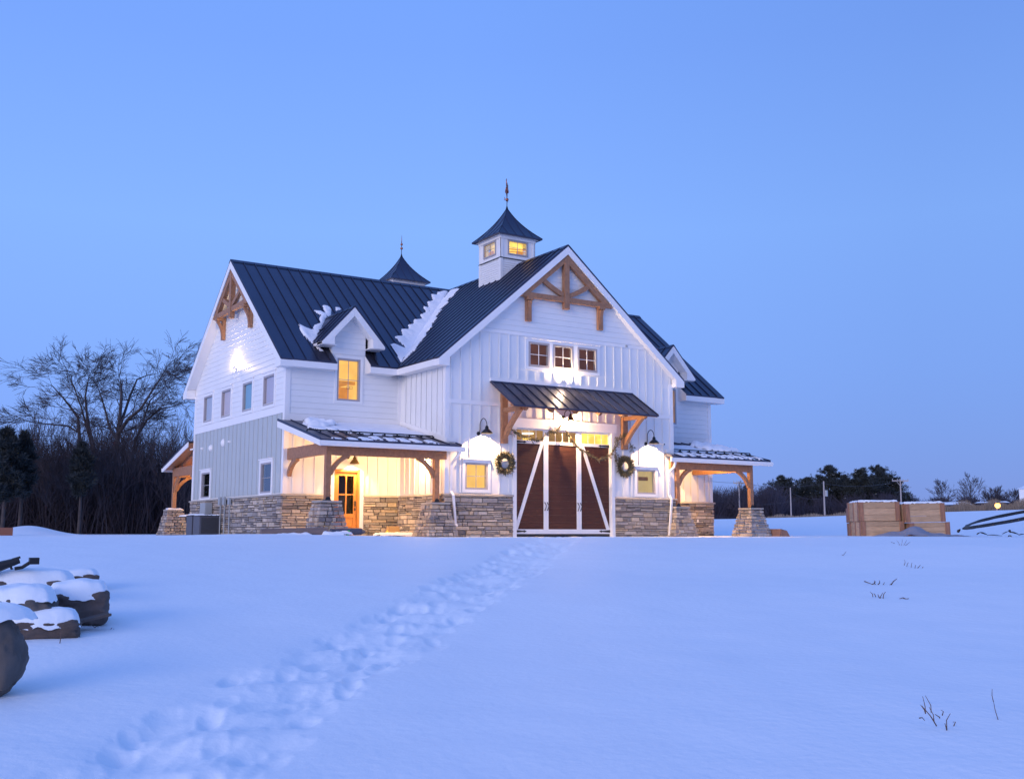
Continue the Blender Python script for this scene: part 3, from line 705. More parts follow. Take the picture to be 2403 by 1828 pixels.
m.arc((-8.56,15.80,1.72),(-8.56,15.2,2.30),(-8.56,15.6,2.14),.13,(.11,0,0)); part('knee_brace',m,M['timber'],p3)
def spout(pts):
    d=MB(); pts=[V(p) for p in pts]
    for a,b in zip(pts,pts[1:]):
        e=(b-a).normalized()*.012; d.beam(a-e,b+e,.075,.055,(0,-1,0))
    return part('downspout',d,M['white'])
spout([(-4.36,-.46,2.56),(-4.36,-.46,2.46),(-4.42,-.36,2.33),(-4.44,-.09,2.15),(-4.44,-.07,1.30),(-4.40,-.15,1.18),(-4.32,-.16,.3),(-4.29,-.2,.24)])
spout([(4.36,-.46,2.56),(4.36,-.46,2.44),(4.40,-.36,2.33),(4.40,-.09,2.15),(4.40,-.07,1.34),(4.44,-.15,1.20),(4.34,-.16,.3),(4.30,-.17,-.05)])
# ------------------------------------------------------------------ cupolas
def cupola(yc,front):
    cx=-.1; h=.73; m=MB()
    m.box(cx-h,cx+h,yc-h,yc+h,8.7,9.84); o=part('cupola',m,M['siding'])
    c=MB()
    for o_,U,N in (((cx,yc-h,0),(1,0,0),(0,-1,0)),((cx-h,yc,0),(0,1,0),(-1,0,0)),((cx+h,yc,0),(0,1,0),(1,0,0))):
        f=F(o_,U,N); clap(c,f,8.95,9.80,lambda z:-h+.09,lambda z:h-.09,[],.082)
        f.box(c,-h-.015,-h+.09,8.9,9.83,.0,.03); f.box(c,h-.09,h+.015,8.9,9.83,.0,.03)
    part('louvred_siding',c,M['siding'],o)
    b=MB(); b.box(cx-h-.035,cx+h+.035,yc-h-.035,yc+h+.035,9.835,9.865); part('drip_band',b,M['black'],o)
    u=MB(); k=MB()
    fs=[F((cx,yc-h,0),(1,0,0),(0,-1,0)),F((cx-h,yc,0),(0,1,0),(-1,0,0)),F((cx+h,yc,0),(0,1,0),(1,0,0)),F((cx,yc+h,0),(1,0,0),(0,1,0))]
    for f in fs:
        wallpanel(u,f,-h,h,9.86,lambda x:10.6,[(-.38,.38,10.03,10.52)],-.06,0)
        f.box(u,-h-.02,-h+.1,9.865,10.57,0,.02); f.box(u,h-.1,h+.02,9.865,10.57,0,.02)
    u.box(cx-h-.04,cx+h+.04,yc-h-.04,yc+h+.04,10.56,10.66); u.box(cx-h-.11,cx+h+.11,yc-h-.11,yc+h+.11,10.655,10.715)
    part('lantern_wall',u,M['white'],o)
    for f in fs:
        s=MB()
        for a,b_,c_,d in ((-.43,-.375,10.0,10.55),(.375,.43,10.0,10.55),(-.375,.375,10.0,10.055),(-.375,.375,10.495,10.55)): f.box(s,a,b_,c_,d,-.03,.03)
        f.box(s,-.008,.008,10.05,10.5,-.01,.0); f.box(s,-.375,.375,10.27,10.284,-.01,-.001)
        part('lantern_window',s,M['sash'],o)
        g=MB(); P=f.p; g.add([P(-.375,10.05,-.015),P(.375,10.05,-.015),P(.375,10.5,-.015),P(-.375,10.5,-.015)],[(0,1,2,3)]); part('lantern_pane',g,M['glass'],o)
    i=MB(); i.box(cx-.42,cx+.42,yc-.42,yc+.42,9.9,10.58); i.box(cx-.62,cx+.62,yc-.62,yc+.62,9.88,9.9); i.box(cx-.62,cx+.62,yc-.62,yc+.62,10.58,10.6); part('lantern_interior',i,M['roomhot'],o)
    t=MB(); 
    for a in (-.16,.16): t.beam((cx-.5,yc-.55,10.2+a*.3),(cx+.5,yc-.5,10.27+a*.3),.03,.03)
    t.box(cx-.55,cx-.5,yc+.1,yc+.4,10.0,10.3); t.box(cx+.05,cx+.3,yc-.62,yc-.55,9.95,10.22); part('lantern_timber',t,M['roomtimber'],o)
    r=MB(); N=10; rings=[]; z0=10.71; H_=1.27
    hw=lambda t: .95*(.60*(1-t)+.40*(1-t)**2.3)
    for j in range(N+1):
        t=j/N; q=max(hw(t),.012); z=z0+H_*t; rings.append([(cx-q,yc-q,z),(cx+q,yc-q,z),(cx+q,yc+q,z),(cx-q,yc+q,z)])
    vs=[p for rg in rings for p in rg]; fs_=[(4*j+k,4*j+(k+1)%4,4*j+4+(k+1)%4,4*j+4+k) for j in range(N) for k in range(4)]
    r.add(vs,fs_+[(3,2,1,0),tuple(4*N+k for k in range(4))])
    e=.95; r.box(cx-e,cx+e,yc-e,yc+e,z0-.035,z0+.004)
    for sx,sy in ((0,-1),(-1,0),(0,1),(1,0)):
        for a in (-.95,-.55,-.18,.18,.55,.95):
            pts=[]
            for j in range(N+1):
                t=j/N; q=hw(t)
                if abs(a)==.95: px,py=(a/.95*q,sy*q) if sx==0 else (sx*q,a/.95*q)
                else:
                    if abs(a)>q: break
                    px,py=(a,sy*q) if sx==0 else (sx*q,a)
                pts.append((cx+px,yc+py,z0+H_*t+.008))
            if len(pts)>1: r.tube(pts,.011,4)
    part('cupola_roof',r,M['roof'],o)
    w_=MB(); w_.tube([(cx,yc,11.9),(cx,yc,12.95 if front else 12.6)],.014,6); w_.lathe((cx,yc,11.93),[(.05,0),(.03,.08),(.012,.14)],10)
    vn=part('weathervane',w_,M['black'],o)
    b=MB()
    if front:
        b.ball((cx,yc,12.30),.065,12); part('copper_ball',b,M['copper'],vn,True)
        # rooster vane, seen end on: it points along the line of sight
        d=V((.58,.81,0)).normalized(); sd=V((d.y,-d.x,0)); r_=MB(); P=lambda a,z,s=0:V((cx,yc,z))+d*a+sd*s
        r_.tube([P(-.45,12.40),P(.45,12.40)],.012,6); r_.prism([P(-.45,12.4),P(-.62,12.32),P(-.62,12.48)],sd*.012); r_.prism([P(.45,12.33),P(.6,12.40),P(.45,12.47)],sd*.012)
        r_.tube([P(0,12.40),P(.02,12.52)],.02,6)
        body=[(P(-.22,12.70),.03),(P(-.12,12.62),.06),(P(0,12.6),.075),(P(.10,12.64),.065),(P(.16,12.75),.042),(P(.19,12.86),.034),(P(.22,12.92),.036),(P(.26,12.93),.012)]
        r_.tube([a for a,_ in body],[q for _,q in body],10)
        r_.prism([P(-.15,12.62,-.012),P(-.42,12.72,-.012),P(-.46,12.92,-.012),P(-.33,13.0,-.012),P(-.2,12.84,-.012)],sd*.024)
        r_.prism([P(.16,12.93,-.01),P(.17,13.0,-.01),P(.2,12.965,-.01),P(.22,13.01,-.01),P(.25,12.95,-.01)],sd*.02)
        r_.tube([P(.0,12.40,-.08),P(.0,12.27,-.10)],.01,5)
        part('rooster',r_,M['copper'],vn,True)
    else:
        b.ball((cx,yc,12.30),.06,12); b.ball((cx,yc,12.48),.055,12); b.tube([(cx,yc,12.5),(cx,yc,12.90)],[.02,.004],6); part('copper_finial',b,M['copper'],vn,True)
    if not front: o.location.z=.07
cupola(3.56,True); cupola(12.18,False)
# ------------------------------------------------------------------ lamps
def lightpt(loc,w,c=(1,.62,.30),rad=.035,spot=None,dirv=None,blend=.6):
    l=bpy.data.lights.new('lamp_light','SPOT' if spot else 'POINT'); l.energy=w; l.color=c; l.shadow_soft_size=rad
    o=bpy.data.objects.new('lamp_light',l); col.objects.link(o); o.location=loc
    if spot: l.spot_size=R(spot); l.spot_blend=blend; o.rotation_euler=V(dirv).to_track_quat('-Z','Y').to_euler()
    o.parent=barn; o.matrix_parent_inverse=pw(barn).inverted()
    return o
def gooseneck(f,u,z,watt,reach=.26,side=.13,up=.42,rs=.19,mt='black',watts_c=(1,.60,.27),cone=.112):
    P=f.p; g=MB()
    for k in range(1):
        g.lathe(P(u,z,0),[(0,0),(.065,0)],14)
    n=f.N; cc=P(u,z,.02); pts=[]
    a=MB(); 
    pr=[P(u,z,.0),P(u,z,.035)]; a.tube(pr,[.062,.055],14)
    pts=[P(u,z,.03),P(u+side*.1,z+.03,.06)]
    for i in range(13):
        t=i/12; ang=PI*t; r=reach*.42; cu=.07+r
        d=cu-r*math.cos(ang); zz=z+up*.62+ (up*.38)*math.sin(ang) if True else 0
        if i==0: pts.append(P(u+side*.15,z+up*.3,.07))
        pts.append(P(u+side*(.15+.85*t),zz,d))
    e=P(u+side,z+up*.55,.07+2*reach*.42); pts.append(e)
    a.tube(pts,.013,8); o=part('wall_lamp',a,M[mt if mt=='black' else 'black'])
    s=MB(); zc=z+up*.55-.02; c=P(u+side,0,.07+2*reach*.42)
    s.lathe((c.x,c.y,zc-.24),[(0,.245),(.025,.25),(.035,.21),(.055,.20),(.060,.13),(.088,.115),(rs*.7,.075),(rs,.0),(rs,-.012),(rs-.006,-.012),(rs*.68,.064),(.080,.105),(.052,.125),(.050,.185),(0,.185)],24); part('lamp_shade',s,M[mt],o,True)
    b=MB(); b.ball((c.x,c.y,zc-.24+(.155 if cone else -.03)),.026 if cone else .055,10); part('bulb',b,M['bulb'],o,True)
    lightpt((c.x,c.y,zc-.24+(cone or -.12)),watt,watts_c,.022)
gooseneck(FB,-3.42,3.15,LW['goose'],side=.14,up=.47); gooseneck(FB,3.42,3.13,LW['goose'],side=.14,up=.47)
gooseneck(FB,-.12,3.86,LW['center'],side=.10,up=.22,rs=.13,cone=.0)
gooseneck(FA,-6.51,2.45,LW['porch'],side=.12,up=.1,rs=.16,mt='brass'); 
def sconce(f,u,z,w):
    a=MB(); P=f.p; a.box(*sorted((P(u-.06,0,0).x,P(u+.06,0,.03).x)),*sorted((P(u-.06,0,0).y,P(u+.06,0,.03).y)),z-.1,z+.12); a.tube([P(u,z+.1,.02),P(u,z+.12,.12)],.02,8); a.lathe(P(u,z+.12,.12),[(.0,.03),(.07,0),(.07,-.02),(0,-.02)],14)
    o=part('wall_sconce',a,M['black']); b=MB(); b.ball(P(u,z+.03,.12),.045,10); part('bulb',b,M['bulb'],o,True); lightpt(P(u,z-.06,.14),w,(1,.62,.22),.05)
sconce(FBL,1.28,2.28,LW['porch2'])
def canlight(x,y,z,w):
    a=MB(); a.lathe((x,y,z),[(.09,-.02),(.09,.02),(.07,.02),(.07,-.02),(.09,-.02)],16); o=part('ceiling_light',a,M['white']); b=MB(); b.lathe((x,y,z-.005),[(0,0),(.07,0)],16); part('lens',b,M['disc'],o); lightpt((x,y,z-.08),w,(1,.54,.17),.06)
canlight(-6.4,1.2,zP(1.2)-.15,LW['can']); canlight(-7.9,1.2,zP(1.2)-.15,LW['can']*.7)
canlight(6.2,1.4,zP(1.4)-.15,LW['can']*1.6); canlight(7.9,1.4,zP(1.4)-.15,LW['can']*1.5)
canlight(-7.2,2*YC-1.2,zP(1.2)-.15,LW['can']*1.3)
gooseneck(FA,7.07,2.45,LW['porch'],side=.0,up=.1,rs=.16,mt='brass')
gooseneck(FAR,-6.5,2.45,LW['rear'],side=.0,up=.1,rs=.16)
def floodl(f,u,z,watt,spot=None):
    a=MB(); P=f.p; a.tube([P(u,z,0),P(u,z,.05)],.06,12); a.tube([P(u,z,.05),P(u,z+.03,.1)],.018,8)
    for s in (-1,1):
        a.tube([P(u,z+.03,.09),P(u+s*.07,z+.05,.12)],.015,6); a.lathe(P(u+s*.08,z+.05,.13),[(0,-.03),(.03,-.03),(.05,.03),(.052,.05),(.046,.05),(0,.03)],14)
    o=part('flood_light',a,M['white'])
    for s in (-1,1):
        b=MB(); b.lathe(P(u+s*.08,z+.085,.13),[(0,.0),(.043,.0)],12); part('lens',b,M['flood'],o)
        lightpt(P(u+s*.06,z+.12,.14),watt,(1,.70,.40),.03,spot,V((0,0,1))-f.N*.25 if spot else None,1.0)
floodl(FB,-.1,5.10,LW['flood']); floodl(FG,YC+.02,5.78,LW['flood2'])
# cameras, vents, meter boxes
for f,u,z in ((FB,4.08,3.14),(FG,YB-.06,3.22)):
    a=MB(); P=f.p; a.tube([P(u,z+.04,0),P(u,z+.04,.05)],.045,10); a.tube([P(u+.0,z+.02,.05),P(u+.04,z-.01,.17)],.032,10); o=part('security_camera',a,M['white'])
    b=MB(); b.tube([P(u+.04,z-.01,.17),P(u+.042,z-.012,.18)],.03,10); part('camera_lens',b,M['black'],o)
for y,z,r in ((9.12,3.24,.15),(10.57,3.14,.13),(11.62,3.19,.05),(8.39,3.23,.05)):
    a=MB(); a.lathe(FG.p(y,z,0),[(r,0),(r,-.03),(r*.8,-.07),(r*.45,-.10),(0,-.11)],16,'x'); part('wall_vent',a,M['white'],smooth=True)
a=MB(); FB.box(a,2.55,2.62,6.48,6.55,.03,.06); part('sensor',a,M['util'])
a=MB(); FG.box(a,8.75,8.95,1.0,1.28,.115,.2); FG.box(a,8.3,8.5,1.0,1.27,.115,.19); FG.box(a,7.75,7.95,1.0,1.24,.115,.18)
for y in (8.85,8.4,7.85): a.tube([FG.p(y,1.02,.13),FG.p(y,-.2,.13)],.022,8)
part('meter_boxes',a,M['util'])
a=MB(); FG.box(a,9.95,10.6,.70,1.10,.09,.34); part('utility_cabinet',a,M['util'])
a=MB(); FB.box(a,8.5,8.51,0,0,0,0) if False else None; FA.box(a,8.48,8.56,.44,.56,.08,.10); part('outlet_cover',a,M['white'])
# ------------------------------------------------------------------ snow lying on the roofs
def inpoly(x,y,P):
    c=False;j=len(P)-1
    for i in range(len(P)):
        xi,yi=P[i];xj,yj=P[j]
        if (yi>y)!=(yj>y) and x<(xj-xi)*(y-yi)/(yj-yi)+xi: c=not c
        j=i
    return c
def edist(x,y,P):
    b=9; j=len(P)-1
    for i in range(len(P)):
        ax,ay=P[j];bx,by=P[i]; dx,dy=bx-ax,by-ay; L=dx*dx+dy*dy
        t=0 if L==0 else max(0,min(1,((x-ax)*dx+(y-ay)*dy)/L)); d=math.hypot(x-ax-t*dx,y-ay-t*dy); b=min(b,d); j=i
    return b
def near(x,y,P):
    b=1e9; o=(x,y); j=len(P)-1
    for i in range(len(P)):
        ax,ay=P[j];bx,by=P[i]; dx,dy=bx-ax,by-ay; L=dx*dx+dy*dy
        t=0 if L==0 else max(0,min(1,((x-ax)*dx+(y-ay)*dy)/L)); q=(ax+t*dx,ay+t*dy); d=math.hypot(x-q[0],y-q[1])
        if d<b: b=d;o=q
        j=i
    return o
def snowpatch(mb,P,zf,th,cell=.045,lump=.5,seam=None):
    xs=[p[0] for p in P]; ys=[p[1] for p in P]; nx=int((max(xs)-min(xs))/cell)+2; ny=int((max(ys)-min(ys))/cell)+2
    idx={}; x0,y0=min(xs),min(ys); vs=[];fs=[]
    J=lambda i,j:(x0+i*cell+.3*cell*noise.noise(V((i*1.7,j*1.3,1))),y0+j*cell+.3*cell*noise.noise(V((i*1.1,j*1.9,5))))
    def vid(i,j):
        if (i,j) not in idx:
            x,y=J(i,j); ins=inpoly(x,y,P); d=edist(x,y,P) if ins else 0
            if not ins: x,y=near(x,y,P)
            k=min(1,d/.09)**.5; n_=noise.noise(V((x*3,y*3,2)))+.5*noise.noise(V((x*9,y*9,3)))
            z=zf(x,y)+ (th*k*(1+lump*n_) if ins else -.01)+.004
            idx[(i,j)]=len(vs); vs.append((x,y,z))
        return idx[(i,j)]
    for i in range(nx):
        for j in range(ny):
            x,y=x0+(i+.5)*cell,y0+(j+.5)*cell
            if inpoly(x,y,P): fs.append((vid(i,j),vid(i+1,j),vid(i+1,j+1),vid(i,j+1)))
    mb.add(vs,fs)
zfA=lambda x,y:zA(y); zfB=lambda x,y:zB(x)
m=MB()
snowpatch(m,[(-7.58,3.1),(-7.62,3.33),(-7.72,3.53),(-7.81,3.69),(-7.84,4.13),(-7.78,4.51),(-7.59,4.34),(-7.39,4.24),(-7.2,4.5),(-6.95,4.64),(-6.85,4.95),(-6.72,5.1),(-6.85,5.25),(-6.89,5.37),(-6.63,5.39),(-6.49,5.27),(-6.48,5.5),(-6.41,5.76),(-6.2,5.75),(-6.12,5.6),(-6.3,5.2),(-6.6,4.95),(-7.0,4.3),(-7.5,3.5),(-7.4,3.1)],zfA,.05)
snowpatch(m,[(-5.95,5.73),(-5.75,5.74),(-5.72,5.63),(-6.0,5.48)],zfA,.04)
snowpatch(m,[(-4.95,2.64),(-4.72,2.85),(-4.70,3.3),(-4.70,3.82),(-4.5,3.91),(-4.12,3.72),(-4.28,4.33),(-3.9,4.45),(-3.78,4.84),(-3.44,4.87),(-3.34,5.15),(-3.07,5.25),(-2.91,5.52),(-2.48,5.65),(-2.46,5.9),(-2.1,6.1),(-2.03,6.5),(-1.8,6.47),(-1.66,6.84),(-1.34,6.98),(-1.2,7.4),(-.92,7.42),(-.8,7.62),(-.35,7.8),(-.2,7.75),(-1.0,6.85),(-2.0,5.75),(-3.0,4.65),(-4.0,3.58)],zfA,.06)
snowpatch(m,[(-4.9,2.6),(-4.25,3.02),(-4.2,2.9),(-3.76,3.42),(-3.4,3.6),(-3.1,4.15),(-2.9,4.1),(-2.58,4.7),(-2.3,4.8),(-2.1,5.3),(-1.7,5.55),(-1.6,5.95),(-1.2,5.95),(-1.05,6.35),(-.7,6.4),(-.35,6.6),(-.2,7.1),(-.15,7.7),(-1.0,6.98),(-2.0,5.9),(-3.0,4.82),(-4.0,3.72)],zfB,.06)
part('valley_snow',m,M['roofsnow'],rf,True)
zfP=lambda x,y:zP(y)
m=MB()
snowpatch(m,[(-8.55,1.45),(-8.45,2.2),(-8.15,2.85),(-7.8,3.0),(-7.45,2.85),(-7.2,2.7),(-6.6,3.03),(-4.68,3.05),(-4.66,1.1),(-4.95,1.05),(-5.4,.80),(-6.85,.76),(-7.26,.81),(-7.15,1.55),(-7.37,.78),(-7.62,1.35),(-7.81,.82),(-8.02,1.5),(-8.07,.91),(-8.4,1.3)],zfP,.062)
snowpatch(m,[(-8.5,1.6),(-8.35,2.4),(-8.05,2.8),(-7.7,2.85),(-7.35,2.4),(-7.4,1.9),(-7.9,1.6)],lambda x,y:zP(y)+.04,.13,lump=.9)
for P in ([(-8.1,-.38),(-8.0,-.1),(-7.7,-.2),(-7.72,-.4)],[(-7.6,-.40),(-7.55,.1),(-7.2,.05),(-7.22,-.4)],[(-7.15,-.15),(-7.1,.35),(-6.78,.3),(-6.8,-.2)],[(-6.7,-.3),(-6.66,.25),(-6.3,.2),(-6.35,-.3)],[(-6.25,-.3),(-6.2,.3),(-5.9,.25),(-5.92,-.32)],[(-5.8,-.3),(-5.78,.3),(-5.5,.25),(-5.5,-.3)],[(-5.4,-.35),(-5.3,.2),(-5.0,.1),(-5.0,-.38)],[(-8.6,-.36),(-8.5,-.2),(-8.25,-.3),(-8.2,-.38)]):
    snowpatch(m,P,zfP,.04,.035)
part('porch_snow',m,M['roofsnow'],p1,True)
m=MB()
snowpatch(m,[(4.9,.68),(6.0,.72),(7.4,.7),(8.95,.66),(9.1,1.4),(9.1,2.1),(8.7,2.5),(8.1,2.45),(7.4,2.15),(6.6,2.2),(5.9,1.95),(5.3,2.1),(4.75,1.8)],zfP,.055)
snowpatch(m,[(7.3,1.0),(7.2,1.9),(7.7,2.4),(8.5,2.5),(9.05,2.0),(9.05,1.1),(8.2,.85)],lambda x,y:zP(y)+.04,.13,lump=.6)
for i in range(9):
    a=4.85+i*.47; snowpatch(m,[(a,-.36+rnd(-.03,.1)),(a+rnd(0,.1),.25+rnd(-.1,.25)),(a+.33,.3+rnd(-.2,.2)),(a+.36,-.3+rnd(-.08,.1))],zfP,.045,.035)
part('porch_snow',m,M['roofsnow'],p2,True)
m=MB(); snowpatch(m,[(-8.85,15.55),(-8.2,15.57),(-8.15,16.2),(-8.8,16.22)],lambda x,y:.95,.06,.05); part('pier_snow',m,M['roofsnow'],p3)
# ------------------------------------------------------------------ wreaths and garland
def leafc(mb,c,d,L,w):
    c=V(c); d=V(d).normalized(); s=d.cross(V((rnd(-1,1),rnd(-1,1),rnd(-1,1)))).normalized()*w/2; n=d.cross(s).normalized()*w*.25
    mb.add([c,c+d*L*.5+s+n,c+d*L,c+d*L*.5-s+n],[(0,1,2,3)])
def wreath(x,z,label):
    o=empty('wreath',(x,-.09,z-.33),label,'wreath','christmas wreaths beside the carriage door')
    r=MB(); pts=[(x+.22*math.cos(t),-.09,z+.22*math.sin(t)) for t in [2*PI*i/20 for i in range(21)]]; r.tube(pts,.05,6,False)
    part('wreath_ring',r,M['leafdry'],o)
    l=MB()
    for i in range(900):
        t=rnd(0,2*PI); q=.22+rnd(-.08,.07); c=(x+q*math.cos(t),-.10+rnd(-.08,.04),z+q*math.sin(t)); a=t+rnd(-1.0,1.0)+.4
        leafc(l,c,(math.cos(a),rnd(-.9,.2),math.sin(a)),rnd(.08,.19),rnd(.025,.045))
    part('wreath_leaves',l,M['leaf'],o)
    for i in range(1):
        b=MB()
        for k in range(26): t=rnd(0,2*PI); b.ball((x+.23*math.cos(t),-.15,z+.23*math.sin(t)),.014,6)
        part('wreath_cones',b,M['leafdry'],o)
wreath(-2.49,2.23,'evergreen wreath hanging left of the brown carriage door, under the awning bracket')
wreath(2.40,2.29,'evergreen wreath hanging right of the brown carriage door, between the door and the small window')
gp=[(-2.42,3.42),(-2.3,3.33),(-2.15,3.26),(-1.95,3.17),(-1.64,3.07),(-1.35,3.03),(-1.13,3.05),(-.99,3.2),(-.83,3.35),(-.65,3.36),(-.48,3.40),(-.3,3.55),(-.17,3.5),(-.06,3.3),(.02,3.12),(.19,2.98),(.41,2.82),(.6,2.73),(.8,2.68),(1.0,2.56),(1.2,2.48),(1.46,2.55),(1.7,2.64),(1.9,2.82),(2.02,3.0),(2.12,3.25),(2.35,3.4)]
gar=empty('garland',(0,-.18,2.3),'evergreen sprig garland draped in swags across the carriage door top','garland')
g=MB(); pts=[(x,-.17-.03*math.sin(i),z) for i,(x,z) in enumerate(gp)]; g.tube(pts,.014,5); g.tube([(2.45,-.15,3.42),(2.6,-.08,3.2),(2.72,-.07,3.0),(2.82,-.06,2.85)],.012,5); g.tube([(1.95,-.15,2.9),(1.98,-.12,2.65),(2.05,-.1,2.45)],.012,5); g.tube([(-2.4,-.17,3.2),(-2.25,-.16,3.18)],.01,5); part('garland_stem',g,M['leafdry'],gar)
l=MB()
for i in range(len(pts)-1):
    a,b=V(pts[i]),V(pts[i+1]); dens=1.0 if i not in (5,6,12) else .5
    for k in range(int((b-a).length*95*dens)):
        t=random.random(); c=a.lerp(b,t)+V((rnd(-.03,.03),rnd(-.04,.04),rnd(-.04,.04))); d=(b-a).normalized()+V((rnd(-.8,.8),rnd(-.6,.3),rnd(-1.0,.5)))
        leafc(l,c,d,rnd(.08,.17),rnd(.02,.04))
for c0,n_ in (((2.74,-.07,2.95),26),((2.0,-.12,2.6),26),((-2.38,-.16,3.3),22),((2.05,-.1,3.2),20)):
    for k in range(n_): leafc(l,V(c0)+V((rnd(-.06,.06),rnd(-.02,.02),rnd(-.12,.12))),(rnd(-.6,.6),rnd(-.4,.1),rnd(-1,.2)),rnd(.08,.16),rnd(.02,.04))
part('garland_leaves',l,M['leaf'],gar)
# ------------------------------------------------------------------ ground
def smn(a,b,x): t=np.clip((x-a)/(b-a),0,1); return t*t*(3-2*t)
AZP=[-180,25,38,44,48,53,58,75,120,180]; AZV=[0.,0.0,.010,.0112,.0128,.0160,.0182,.022,.012,0]
def Hn(x,y):
    dx,dy=x-CX,y-CY; r=np.hypot(dx,dy); az=np.degrees(np.arctan2(dx,dy)); t=np.clip(1-r/26.,0,1)
    z=-.045-1.55*t**1.6-.05*smn(25,32,r); k=np.interp(az,AZP,AZV)
    z=z+np.where(r<=110,(k*110+.17)*smn(52,110,r),k*r+.17)-np.where(r>300,(r-300)*k,0)
    z=z+.16*np.exp(-((az-13)/9.)**2)*np.exp(-((r-17)/6.)**2)-.06*np.exp(-((az-17)/6.)**2)*np.exp(-((r-14)/2.5)**2)
    # soft drifts
    z=z+.055*np.sin(x*.55+1.3*np.sin(y*.31))*np.sin(y*.47+.8)*smn(3,12,r)*(1-smn(24,30,r))
    # snow heap at the far left edge of the yard
    z=z+.42*np.exp(-(((x+13.3)/1.3)**2+((y-20.5)/1.3)**2))
    # hollow drift beside the rocks
    z=z+.10*np.exp(-(((x+19.5)/1.0)**2+((y+19.0)/1.3)**2))
    return z
def Hs(x,y): return float(Hn(np.array([x]),np.array([y]))[0])
TR=[(-21.2,-26.2),(-19.9,-24.4),(-19.2,-23.5),(-18.09,-22.16),(-17.12,-21.2),(-14.95,-18.92),(-13.07,-16.79),(-11.06,-14.4),(-8.91,-11.89),(-4.4,-6.0),(-.4,-.5)]
def ground():
    az=np.concatenate([np.linspace(-180,-12,64,endpoint=False),np.linspace(-12,3,60,endpoint=False),np.linspace(3,63,760,endpoint=False),np.linspace(63,78,60,endpoint=False),np.linspace(78,180,44,endpoint=False)])
    r=[0.6]
    while r[-1]<34: r.append(r[-1]*(1.0062 if r[-1]>4 else 1.02))
    while r[-1]<2500: r.append(r[-1]*1.045)
    r=np.array(r); A,Rr=np.meshgrid(np.radians(az),r); x=CX+Rr*np.sin(A); y=CY+Rr*np.cos(A); z=Hn(x,y)
    rng=np.random.RandomState(3)
    # trampled trail: distance to the polyline and position along it
    best=np.full(x.shape,9.); 
    for (ax,ay),(bx,by) in zip(TR,TR[1:]):
        dx,dy=bx-ax,by-ay; L=dx*dx+dy*dy; t=np.clip(((x-ax)*dx+(y-ay)*dy)/L,0,1); best=np.minimum(best,np.hypot(x-ax-t*dx,y-ay-t*dy))
    z-=.028*np.exp(-(best/.47)**4)
    # crumbled surface of the trail
    zz=np.zeros_like(z); fr=[(2.3,.008),(5.1,.007),(9.7,.004)]
    for i,(f,a) in enumerate(fr):
        for k in range(4):
            th=rng.uniform(0,PI); ph=rng.uniform(0,6); zz+=a*np.sin(f*(x*np.cos(th)+y*np.sin(th))+ph+1.5*np.sin(f*.6*(x*np.sin(th)-y*np.cos(th))+ph))
    z+=zz*np.exp(-(best/.48)**4)
    z+=(zz*.18)*(Rr<34)
    # footprints
    seg=[];tot=0
    for a,b in zip(TR,TR[1:]): L=math.hypot(b[0]-a[0],b[1]-a[1]); seg.append((tot,L,a,b)); tot+=L
    m0=best<1.6; I=np.where(m0); X=x[m0];Y=y[m0];D=np.zeros(X.shape); n=1000
    for i in range(n):
        s=rng.uniform(0,tot)
        for t0,L,a,b in seg:
            if t0<=s<=t0+L: break
        t=(s-t0)/L; dx,dy=(b[0]-a[0])/L,(b[1]-a[1])/L; off=rng.normal(0,.27); off=max(-.47,min(.47,off))
        if rng.rand()<.35: off=(-.38 if rng.rand()<.5 else .36)+rng.normal(0,.05)
        px=a[0]+dx*L*t-dy*off; py=a[1]+dy*L*t+dx*off; an=math.atan2(dy,dx)+rng.normal(0,.22); c,s_=math.cos(an),math.sin(an)
        mm=np.abs(X-px)+np.abs(Y-py)<.75
        qx=(X[mm]-px)*c+(Y[mm]-py)*s_; qy=-(X[mm]-px)*s_+(Y[mm]-py)*c
        lx,ly=rng.uniform(.10,.17),rng.uniform(.045,.07); e=np.sqrt((qx/lx)**2+(qy/ly)**2); dp=rng.uniform(.005,.018)*(2.0 if rng.rand()<.14 else 1)
        D[mm]+=-dp/(1+np.exp((e-1)*3.6))+.003*np.exp(-((e-1.5)/.35)**2)
    z[I]+=np.clip(D,-.085,.03)
    nr,na=x.shape; vs=np.stack([x,y,z],-1).reshape(-1,3); vs=np.vstack([vs,[[CX,CY,float(Hn(np.array([CX]),np.array([CY]))[0])]]])
    i,j=np.meshgrid(np.arange(nr-1),np.arange(na),indexing='ij'); j2=(j+1)%na
    q=np.stack([i*na+j,i*na+j2,(i+1)*na+j2,(i+1)*na+j],-1).reshape(-1,4)[:,::-1]
    k=np.arange(na); tri=np.stack([k,np.full(na,nr*na),(k+1)%na],-1)
    me=bpy.data.meshes.new('snow_ground'); nq,nt_=len(q),len(tri)
    me.vertices.add(len(vs)); me.vertices.foreach_set('co',vs.ravel()); me.loops.add(nq*4+nt_*3)
    me.loops.foreach_set('vertex_index',np.concatenate([q.ravel(),tri.ravel()])); me.polygons.add(nq+nt_)
    me.polygons.foreach_set('loop_start',np.concatenate([np.arange(nq)*4,nq*4+np.arange(nt_)*3])); me.polygons.foreach_set('loop_total',np.concatenate([np.full(nq,4),np.full(nt_,3)]))
    me.polygons.foreach_set('use_smooth',np.ones(nq+nt_,bool)); me.update(calc_edges=True); me.validate(); me.materials.append(M['snow'])
    o=bpy.data.objects.new('snow_ground',me); col.objects.link(o); tag(o,kind='structure')
ground()
def hit(u,v):
    q=BF_+BR_*((u-1201.5)/FPX)-BU_*((v-914)/FPX); t=2.
    while t<400:
        p=V((CX,CY,CZ))+q*t
        if p.z<Hs(p.x,p.y): break
        t*=1.004
    return math.hypot(p.x-CX,p.y-CY)
